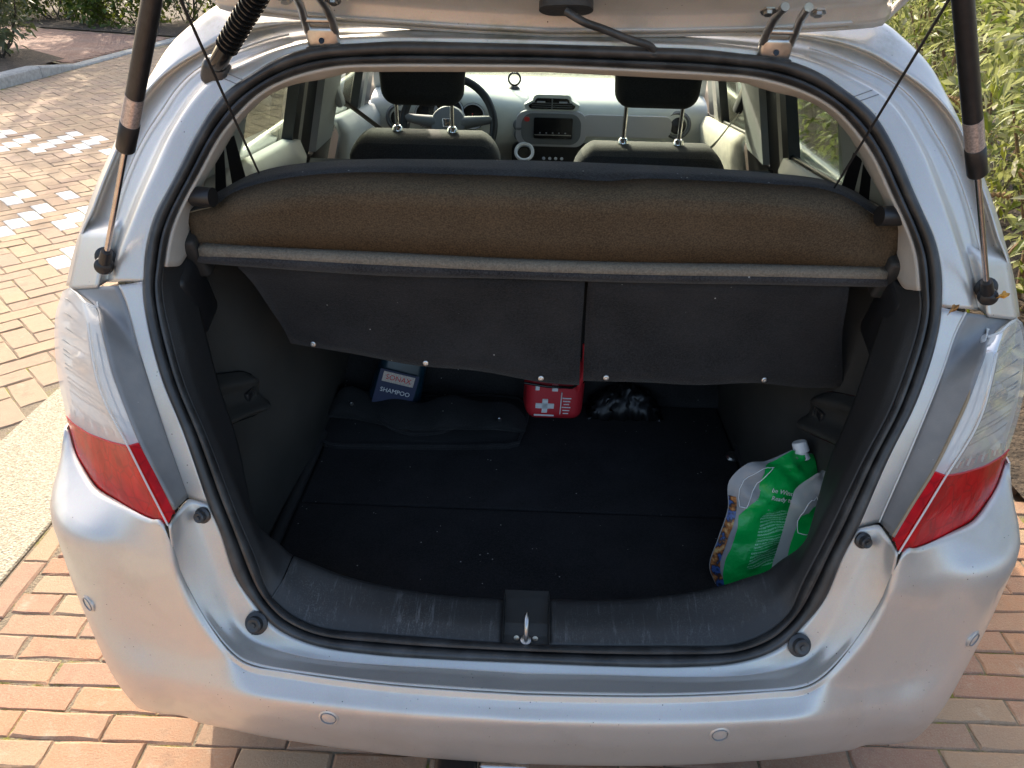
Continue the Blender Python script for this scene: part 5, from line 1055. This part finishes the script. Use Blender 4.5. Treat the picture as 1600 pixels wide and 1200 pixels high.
# ------------------------------------------------------------------ things in the boot
def pouch(name, rows, thick, label, sgreen, texts, cap):
    base = Vector(rows[0][0]).lerp(Vector(rows[0][1]), .5)
    th_ = thing(name, base, label, 'pouch', 'green refill pouches leaning on the boot side')
    Lk = cat_eval([r_[0] for r_ in rows], np.linspace(0, 1, 40)); Rk = cat_eval([r_[1] for r_ in rows], np.linspace(0, 1, 40))
    ax = Vector(Rk[10]-Lk[10]).normalized(); up = Vector((Lk[-1]+Rk[-1])/2-(Lk[0]+Rk[0])/2).normalized(); nn = ax.cross(up).normalized()
    if nn.y > 0: nn = -nn
    nn = np.array(nn)
    def sp(i, s, side=1, off=0):
        t_ = i/39; th = thick*(1-t_)**.7+.004
        wr = (.004*math.sin(i*.9+s*6)*(t_ > .25)+.0035*math.sin(i*.47-s*9+2)+.0026*math.sin(i*1.3+s*17)+.0016*math.sin(i*2.1-s*29))*math.sin(math.pi*s)
        return Lk[i]*(1-s)+Rk[i]*s+nn*(side*th*math.sin(math.pi*min(1, max(0, s)))**.6+wr+off)
    V = []; F = []; ns = 17
    for side in (1, -1):
        b = len(V)
        for i in range(40):
            for j in range(ns): V.append(sp(i, j/(ns-1), side))
        F += [tuple(b+k for k in f) for f in grid_faces(40, ns)]
    mesh('film', V, F, 'pouch', th_)
    V = []; uvs = []
    for i in range(40):
        a = np.interp(i/39, [q_[0] for q_ in sgreen], [q_[1] for q_ in sgreen])
        for j in range(14):
            s = a+(.99-a)*j/13; V.append(sp(i, s, 1, .0016)); uvs.append((j/13, i/39))
    mesh('green_front', V, grid_faces(40, 14), 'green', th_, uv=uvs)
    V = []
    for i in range(22):
        for j in range(4): V.append(sp(i, .005+.10*(j/3)*(1-.2*i/21), 1, .0012))
    if name.endswith('pouch') and cap: mesh('picture_strip', V, grid_faces(22, 4), 'picture', th_)
    # cut handle, a raised welded rim
    ih = 25 if cap else 27
    c = [sp(int(ih+(6 if cap else 5)*math.cos(a)), (.20 if cap else .28)+(.075 if cap else .13)*math.sin(a)+(.05*math.cos(a)), 1, .002) for a in np.linspace(0, 2*math.pi, 24, endpoint=False)]
    tube('handle_rim', c, .0008, 'white_plastic', th_, 6, True)
    for s_, i, s, size in texts:
        p = sp(i, s, 1, .0026); x_ = sp(i, s+.1, 1)-sp(i, s-.1, 1); y_ = sp(i+2, s, 1)-sp(i-2, s, 1)
        text('lettering', s_, size, basis(p, x_, y_), 'white_print', th_)
    if cap:
        a, b = Vector(cap[0]), Vector(cap[1]); ax_ = (b-a).normalized()
        tube('spout', [a-ax_*.012, a+ax_*.004], [.013, .0095], 'white_plastic', th_, 16)
        tube('screw_cap', [a+ax_*.002, a+ax_*.003, a+ax_*.021, a+ax_*.023], [.0125, .0145, .0135, .012], 'white_plastic', th_, 22)
    return th_
pouch('refill_pouch', d['p1'], .030, 'upright green printed refill pouch with white screw cap and clear handle', ((0, .08), (.116, .14), (.28, .17), (.44, .12), (.58, .36), (.72, .24), (.845, .08), (1, .02)), (('be Winter', 24, .60, .0125), ('Ready to', 22, .60, .0125)), d['cap'])
rows2 = [((.455, .195, .498), (.562, .205, .498))]+[tuple(r_) for r_ in d['p2']]
pouch('refill_pouch', rows2, .022, 'capless pouch half hidden behind the sill, pale clear film with green lower front', ((0, .12), (.5, .12), (.68, .15), (.8, .42), (.9, .65), (1, .97)), (), None)

# first aid kit
kit = thing('first_aid_kit', (.06, .79, FZ+.004), 'red first aid pouch with white cross under the hanging flap', 'first aid kit')
def kshape(co): return (co[0]*(1+.25*(co[2]+.06)), co[1]*(1-.2*co[2]/.09), co[2])
rbox('pouch_body', (.145, .10, .155), (.058, .822, .585), 'red_print', kit, .028, 5, (-.18, .06, .10), warp=kshape)
Mk = basis((.035, .7625, .560), (1, .10, -.07), (0, .18, 1))
for (x, y, w_, h_) in ((0, 0, .046, .013), (0, 0, .014, .036), (.040, .008, .002, .058), (.0, -.025, .05, .004), (-.022, .048, .010, .014), (.022, .048, .014, .016)):
    P = [Mk @ Vector((x+a*w_/2, y+b*h_/2, -.004)) for a, b in ((-1, -1), (1, -1), (1, 1), (-1, 1))]; prism('white_mark', P, Mk.to_3x3() @ Vector((0, 0, .0085)), 'white_print', kit)
for k in range(6):
    P = [Mk @ Vector((.054+a*(.007+.002*(k % 3)), -.018+k*.008+b*.0013, -.006)) for a, b in ((-1, -1), (1, -1), (1, 1), (-1, 1))]; prism('white_mark', P, Mk.to_3x3() @ Vector((0, 0, .0105)), 'white_print', kit)
tube('zip', [(-.018, .765, .622), (.04, .757, .618), (.10, .766, .612), (.133, .80, .612)], .0035, 'gloss_black', kit, 8)
tube('strap_loop', [(.116, .775, .60), (.128, .768, .66), (.125, .775, .73)], .006, 'red_print', kit, 8)
# blue shampoo bottle
bt = thing('shampoo_bottle', (-.34, .83, FZ), 'blue car shampoo bottle with red and white label behind the folded mat', 'bottle')
def bshape(co): return (co[0]*(1-.25*max(0, co[2])/.1), co[1], co[2])
rbox('bottle_body', (.135, .07, .20), (-.335, .850, .600), 'bottle_blue', bt, .026, 5, (-.30, .30, .15), warp=bshape)
Mb = basis((-.338, .797, .588), (1, .15, -.34), (.3, .30, 1))
def bplate(x, y, w_, h_, mat, z=.001, nm='label_patch'):
    P = [Mb @ Vector((x+a*w_/2, y+b*h_/2, z)) for a, b in ((-1, -1), (1, -1), (1, 1), (-1, 1))]; prism(nm, P, Mb.to_3x3() @ Vector((0, 0, .001)), mat, bt)
bplate(0, -.02, .10, .10, 'label_blue'); bplate(0, .012, .080, .026, 'label_silver', .002)
text('lettering', 'SONAX', .019, Mb @ Matrix.Translation((0, .006, .0036)), 'red_print', bt)
text('lettering', 'SHAMPOO', .016, Mb @ Matrix.Translation((0, -.028, .0026)), 'white_print', bt)
# crumpled black bag
bag = []
rg = np.random.RandomState(5); n1, n2 = 30, 18
for i in range(n1):
    for j in range(n2):
        a, b = i/(n1-1), j/(n2-1); x = .15+.19*a; y = .80+.10*b
        bag.append((x+.004*rg.randn(), y+.004*rg.randn(), FZ+.006+.075*math.sin(math.pi*a)**.6*math.sin(math.pi*b)**.6*(1+.07*rg.randn())))
o = mesh('plastic_bag', bag, grid_faces(n1, n2), 'bag_film', None, True, None, .002); tag(o, 'crumpled shiny black plastic bag against the seat back beside the red pouch', 'bag')
# folded floor mats
mat_ = thing('folded_mat', (-.27, .73, FZ+.004), 'folded black carpet mat lying on the left of the boot floor', 'floor mat')
def slab(name, pts, z0, thk, mat, amp, par):
    cx = np.mean([p[0] for p in pts]); V = []; n = 40
    c = cat_eval(list(pts)+[pts[0]], np.linspace(0, 1, n, endpoint=False))
    rings = [(1.0, 0), (1.0, thk*.7), (.985, thk), (.7, thk*1.0), (.35, thk*1.05), (.05, thk*1.05)]
    ctr = np.array([np.mean(c[:, 0]), np.mean(c[:, 1]), 0])
    for k, (f, h) in enumerate(rings):
        for i in range(n):
            p = ctr+(c[i]-ctr)*f; V.append((p[0], p[1], z0+h+(amp*math.sin(p[0]*17+k)*math.cos(p[1]*23) if k > 1 else 0)))
    F = [(k*n+i, k*n+(i+1) % n, (k+1)*n+(i+1) % n, (k+1)*n+i) for k in range(len(rings)-1) for i in range(n)]+[tuple(5*n+i for i in range(n))]
    return mesh(name, V, F, mat, par), c
lo_, c = slab('lower_layer', [(-.50, .650, 0), (-.485, .640, 0), (-.3, .642, 0), (-.10, .655, 0), (-.03, .668, 0), (-.02, .70, 0), (-.02, .86, 0), (-.3, .87, 0), (-.50, .86, 0), (-.51, .70, 0)], FZ+.004, .012, 'mat_carpet', .002, mat_)
c2 = c.copy(); c2[:, 2] = FZ+.017; tube('piping', c2, .0042, 'felt_flap', lo_, 6, True)
g = []
for i in range(30):
    t_ = i/29; x = -.515+.505*t_; yc = .765-.035*t_+.012*math.sin(t_*9); rr_ = .026+.008*math.sin(t_*11+1)+.005*math.sin(t_*23)
    e_ = min(1, min(t_, 1-t_)*12)**.5
    g.append([[x, yc+math.cos(a)*.060*(.5+.5*e_)*(1+.10*math.sin(3*a+t_*8)), FZ+.024+rr_*e_*(.9+math.sin(a)*1.0)*.85] for a in np.linspace(0, 2*math.pi, 18)])
grid_obj('rolled_layer', np.array(g), 'mat_carpet', mat_)
tube('mat_strap', cat_eval([(-.37, .705, FZ+.050), (-.33, .690, FZ+.030), (-.28, .682, FZ+.024), (-.21, .690, FZ+.030), (-.165, .700, FZ+.050)], np.linspace(0, 1, 24)), .0055, 'felt_flap', mat_, 8)
for (x, y, z) in ((-.44, .727, .075), (-.075, .695, .066)):
    lathe('snap_button', [(0, .002), (.003, .003), (.005, 0)], (x, y, FZ+z), 'steel', mat_, (0, -.6, .8), 12)

# ------------------------------------------------------------------ fallen leaves
def leaf_thing(c, nrm, up, w_, h_, mat, label):
    M = basis(c, Vector(up).cross(Vector(nrm)), up); P = []
    n = 14
    for i in range(n):
        a = 2*math.pi*i/n; r_ = 1+.22*math.cos(5*a); P.append(M @ Vector((w_*r_*math.cos(a), h_*r_*math.sin(a), .004*math.sin(2*a))))
    P.append(M @ Vector((0, 0, .002))); o = mesh('dry_leaf', P, [(i, (i+1) % n, n) for i in range(n)], mat, None, False, None, .0006); return tag(o, label, 'leaf')
leaf_thing((.592, .190, 1.112), (0, -1, .3), (.5, .1, .8), .0035, .009, 'leaf_brown', 'curled brown dry leaf caught against the black rubber seal')
leaf_thing((.664, .205, 1.130), (.2, -1, .3), (.8, 0, .5), .0045, .008, 'leaf_orange', 'bright orange dry leaf lodged behind the right strut ball joint')

# ------------------------------------------------------------------ plants
def leaves(n, pts_fn, size, asp, rng, droop=.35, out=None):
    V = np.zeros((n, 5, 3)); F = []
    for i in range(n):
        p, o_ = pts_fn(rng); L = size*rng.uniform(.6, 1.35); W = L*asp*rng.uniform(.8, 1.2)
        dr = np.array(o_)+rng.normal(0, .55, 3); dr[2] -= droop*rng.random_sample(); dr /= np.linalg.norm(dr)+1e-9
        sd_ = np.cross(dr, [0, 0, 1.0]); sd_ /= np.linalg.norm(sd_)+1e-9; roll = rng.normal(0, .5); upv = np.cross(sd_, dr); sd_ = sd_*math.cos(roll)+upv*math.sin(roll); upv = np.cross(sd_, dr)
        V[i, 0] = p; V[i, 1] = p+dr*L*.42-sd_*W+upv*W*.35; V[i, 2] = p+dr*L*.5; V[i, 3] = p+dr*L*.42+sd_*W+upv*W*.35; V[i, 4] = p+dr*L-np.array([0, 0, L*.12])
    b = np.arange(n)[:, None]*5
    F = np.concatenate([b+np.array([[0, 2, 1]]), b+np.array([[1, 2, 4]]), b+np.array([[0, 3, 2]]), b+np.array([[2, 3, 4]])])
    return V.reshape(-1, 3), F
def fast_mesh(name, V, F, mat, parent):
    me = bpy.data.meshes.new(name); me.vertices.add(len(V)); me.vertices.foreach_set('co', np.asarray(V, np.float32).ravel())
    me.loops.add(len(F)*3); me.loops.foreach_set('vertex_index', np.asarray(F, np.int32).ravel()); me.polygons.add(len(F)); me.polygons.foreach_set('loop_start', np.arange(0, len(F)*3, 3, dtype=np.int32)); me.polygons.foreach_set('loop_total', np.full(len(F), 3, np.int32)); me.update(calc_edges=True)
    return link(name, me, mat, parent, False)
def shrub(name, base, size, nleaf, lsize, asp, lmat, label, seed, cat='shrub', group=None, stems=14, flowers=None, lean=(0, 0), clumps=26, nparts=0):
    rng = np.random.RandomState(seed); bx, by, bz = base; sx, sy, sz = size
    th = thing(name, base, label, cat, group)
    cl = []
    for _ in range(clumps):
        a = rng.uniform(0, 2*math.pi); r_ = rng.uniform(.25, 1)**.6; h = rng.uniform(.12, 1)
        k = math.sqrt(max(.15, 1-(h*.95)**2.2)); cl.append((bx+lean[0]*h+math.cos(a)*r_*k*sx, by+lean[1]*h+math.sin(a)*r_*k*sy, bz+h*sz, rng.uniform(.55, 1.25)))
    cl = np.array(cl); cs_ = min(sx, sy)*.42
    def pf(rng):
        c = cl[rng.randint(len(cl))]; v = rng.normal(0, 1, 3); v /= np.linalg.norm(v); v[2] = v[2]*.9+.1; r_ = rng.uniform(.35, 1)**.5
        p = c[:3]+v*cs_*c[3]*r_; p[2] = max(p[2], bz+.03); return p, v+np.array([0, 0, .3])
    V, F = leaves(nleaf, pf, lsize, asp, rng)
    keep = np.ones(nleaf, bool)
    if nparts:   # the leaves that show largest become parts, the rest one mass
        sc = []
        for i in range(nleaf):
            q = seen(V[i*5+2]); ok = q is not None and 1395 < q[0] < 1600 and 0 < q[1] < 560
            n_ = np.cross(V[i*5+3]-V[i*5+1], V[i*5+4]-V[i*5]); vd = V[i*5+2]-np.array(CPOS); sc.append(-abs(n_ @ vd)/(vd @ vd)**1.5 if ok else 0)
        for i in np.argsort(sc)[:nparts]:
            if sc[i] < 0:
                keep[i] = False; mesh('leaf', V[i*5:i*5+5], [(0, 2, 1), (1, 2, 4), (0, 3, 2), (2, 3, 4)], lmat, th, False)
    k5 = np.repeat(keep, 5); new = np.cumsum(k5)-1; F = np.array(F); F = new[F[k5[F[:, 0]]]]
    fo = fast_mesh('foliage', V[k5], F, lmat, th); fo['kind'] = 'stuff'
    AV = np.zeros((0, 3)); AF = []
    for i in range(stems):
        c = cl[rng.randint(len(cl))]; p0 = np.array([bx+rng.normal(0, sx*.12), by+rng.normal(0, sy*.12), bz-.05]); m_ = (p0+c[:3])/2+rng.normal(0, .06, 3)
        pts = cat_eval([p0, m_, c[:3]+np.array([0, 0, cs_*.5])], np.linspace(0, 1, 7)); v, f = tube_v(pts, np.linspace(.016, .004, 7)*max(.6, sz/1.6), 5, False, False, len(AV)); AV = np.concatenate([AV, v]); AF += f
    mesh('stems', AV, AF, 'twig' if lmat == 'leaf_buddleia' else 'bark', th)
    if flowers:
        mt, nf, fl = flowers
        for i in range(nf):
            c = cl[rng.randint(len(cl))]; v = rng.normal(0, 1, 3); v[2] = abs(v[2])*.6+.2; v /= np.linalg.norm(v)
            p0 = c[:3]+v*cs_*c[3]; pts = np.array([p0+v*fl*t_+np.array([0, 0, -fl*.35*t_*t_]) for t_ in np.linspace(0, 1, 15)])
            rad = [.004]+[fl*.10*(1-.75*t_)*(1+.35*(-1)**k) for k, t_ in enumerate(np.linspace(.05, 1, 14))]
            v_, f = tube_v(pts, rad, 6, False, True, 0); mesh('flower_spike', v_, f, mt, th, False)
    return th
hg = 'buddleia hedge along the right of the parking bay'
shrub('buddleia', (2.55, 2.6, .02), (.75, .85, 1.75), 7600, .085, .15, 'leaf_buddleia', 'leafy grey green buddleia nearest the car at the right edge', 11, 'shrub', hg, 22, ('seedhead', 20, .14), clumps=40, nparts=140)
shrub('buddleia', (2.75, 4.1, .02), (.85, .85, 1.95), 8200, .085, .15, 'leaf_buddleia', 'tall buddleia with brown seed heads behind the right strut', 12, 'shrub', hg, 22, ('seedhead', 26, .14), clumps=40, nparts=140)
shrub('buddleia', (3.0, 5.8, .02), (.95, 1.0, 2.0), 5200, .09, .15, 'leaf_buddleia', 'buddleia seen through the right windows with yellowing leaves', 13, 'shrub', hg, 22, ('seedhead', 24, .15), clumps=34)
shrub('buddleia', (3.7, 7.6, .02), (1.0, 1.0, 1.45), 3600, .085, .15, 'leaf_buddleia', 'twiggy buddleia in front of the orange brick wall', 14, 'shrub', hg, 40, ('seedhead', 34, .15), clumps=26)
shrub('buddleia', (2.45, 1.0, .02), (.6, .7, 1.5), 2200, .11, .2, 'leaf_buddleia', 'buddleia beside the right rear wheel of the car', 15, 'shrub', hg, 18, ('seedhead', 14, .15), clumps=26)
shrub('buddleia', (5.2, 6.0, .02), (1.2, 1.6, 2.2), 3000, .12, .2, 'leaf_buddleia', 'buddleia at the back of the hedge', 16, 'shrub', hg, 18, ('seedhead', 20, .15), clumps=30)
# brick wall behind the hedge
gw = thing('garden_wall', (5.2, 10.5, 0), 'orange brick garden wall behind the hedge at the right', 'wall')
V0, F0_ = brick_v(.21, .10, .062, .003); AV = []; AF = []
for r_ in range(24):
    for k in range(18):
        b = len(AV); AV += [(3.3+k*.22+(.11 if r_ % 2 else 0)+x, 10.5+q, .07*r_+.065+z) for x, q, z in V0]; AF += [tuple(b+i for i in f) for f in F0_]
o = mesh('brick_courses', AV, AF, 'path_brick', gw, False); o['kind'] = 'stuff'
mesh('mortar_core', [(3.2, 10.46, 0), (7.2, 10.46, 0), (7.2, 10.54, 0), (3.2, 10.54, 0), (3.2, 10.46, 1.66), (7.2, 10.46, 1.66), (7.2, 10.54, 1.66), (3.2, 10.54, 1.66)], [(0, 1, 5, 4), (1, 2, 6, 5), (2, 3, 7, 6), (3, 0, 4, 7), (4, 5, 6, 7)], 'concrete', gw, False)
# left side planting
shrub('flowering_shrub', (-7.15, 9.55, .1), (.75, .75, 1.6), 3400, .12, .2, 'leaf_olive', 'grey leaved shrub with purple flowers and a bare trunk beside the kerb', 21, 'shrub', None, 20, ('purple_flower', 12, .15), clumps=30)
lg = 'bushes behind the brick path'
for k, (x, y, sx, sy, sz, mt, lab, ns) in enumerate(((-11.6, 16.8, 1.5, 1.0, 1.5, 'leaf_olive', 'dark olive bush behind the flowering shrub', 3200), (-9.5, 15.5, 1.3, .9, 1.45, 'leaf_green', 'bright green glossy bush beyond the brick path', 4200), (-8.0, 14.8, 1.0, .8, 1.2, 'leaf_green', 'low green bush at the edge of the brick path', 3200), (-7.2, 15.9, 1.2, 1.0, 1.5, 'leaf_olive', 'olive bush partly behind the left gas strut', 3000), (-6.0, 16.2, 1.1, 1.0, 1.3, 'leaf_green', 'green bush just above the left edge of the car roof', 3000), (-14.0, 18.5, 1.8, 1.2, 1.9, 'leaf_olive', 'bush at the far left behind the others', 2600))):
    shrub('bush', (x, y, .03), (sx, sy, sz), ns, .11, .28, mt, lab, 30+k, 'bush', lg, 12, None, clumps=40)
# the tree whose shade lies over the road
def tree(base, h, cr, nleaf, seed, label):
    rng = np.random.RandomState(seed); b = np.array(base, float); th = thing('street_tree', base, label, 'tree', 'street trees shading the road')
    AV = np.zeros((0, 3)); AF = []
    top = b+np.array([.2, -.2, h*.55]); pts = cat_eval([b-[0, 0, .1], b+[.05, .05, h*.25], top], np.linspace(0, 1, 9)); v, f = tube_v(pts, np.linspace(.17, .10, 9), 9, False, False, 0); AV = v; AF = list(f)
    tips = []
    for i in range(16):
        a = i*2.4; p0 = pts[4+i % 5]; e_ = b+np.array([math.cos(a)*cr*rng.uniform(.5, .95), math.sin(a)*cr*rng.uniform(.5, .95), h*rng.uniform(.5, .95)]); tips.append(e_)
        q = cat_eval([p0, (p0+e_)/2+[0, 0, .25], e_], np.linspace(0, 1, 7)); v, f = tube_v(q, np.linspace(.06, .012, 7), 6, False, False, len(AV)); AV = np.concatenate([AV, v]); AF += f
    mesh('trunk', AV, AF, 'bark', th); tips = np.array(tips)
    def pf(r_):
        c = tips[r_.randint(len(tips))]; v = r_.normal(0, 1, 3); v /= np.linalg.norm(v); return c+v*cr*.42*r_.uniform(.2, 1)**.5, v
    V, F = leaves(nleaf, pf, .16, .3, rng); fast_mesh('crown', V, F, 'leaf_green', th)
tree((-8.9, 15.6, .03), 6.6, 2.5, 9000, 3, 'street tree standing in the bushes left of the gas strut')
tree((-6.6, 18.2, .03), 6.6, 2.4, 8000, 4, 'street tree behind the bushes above the car roof edge')
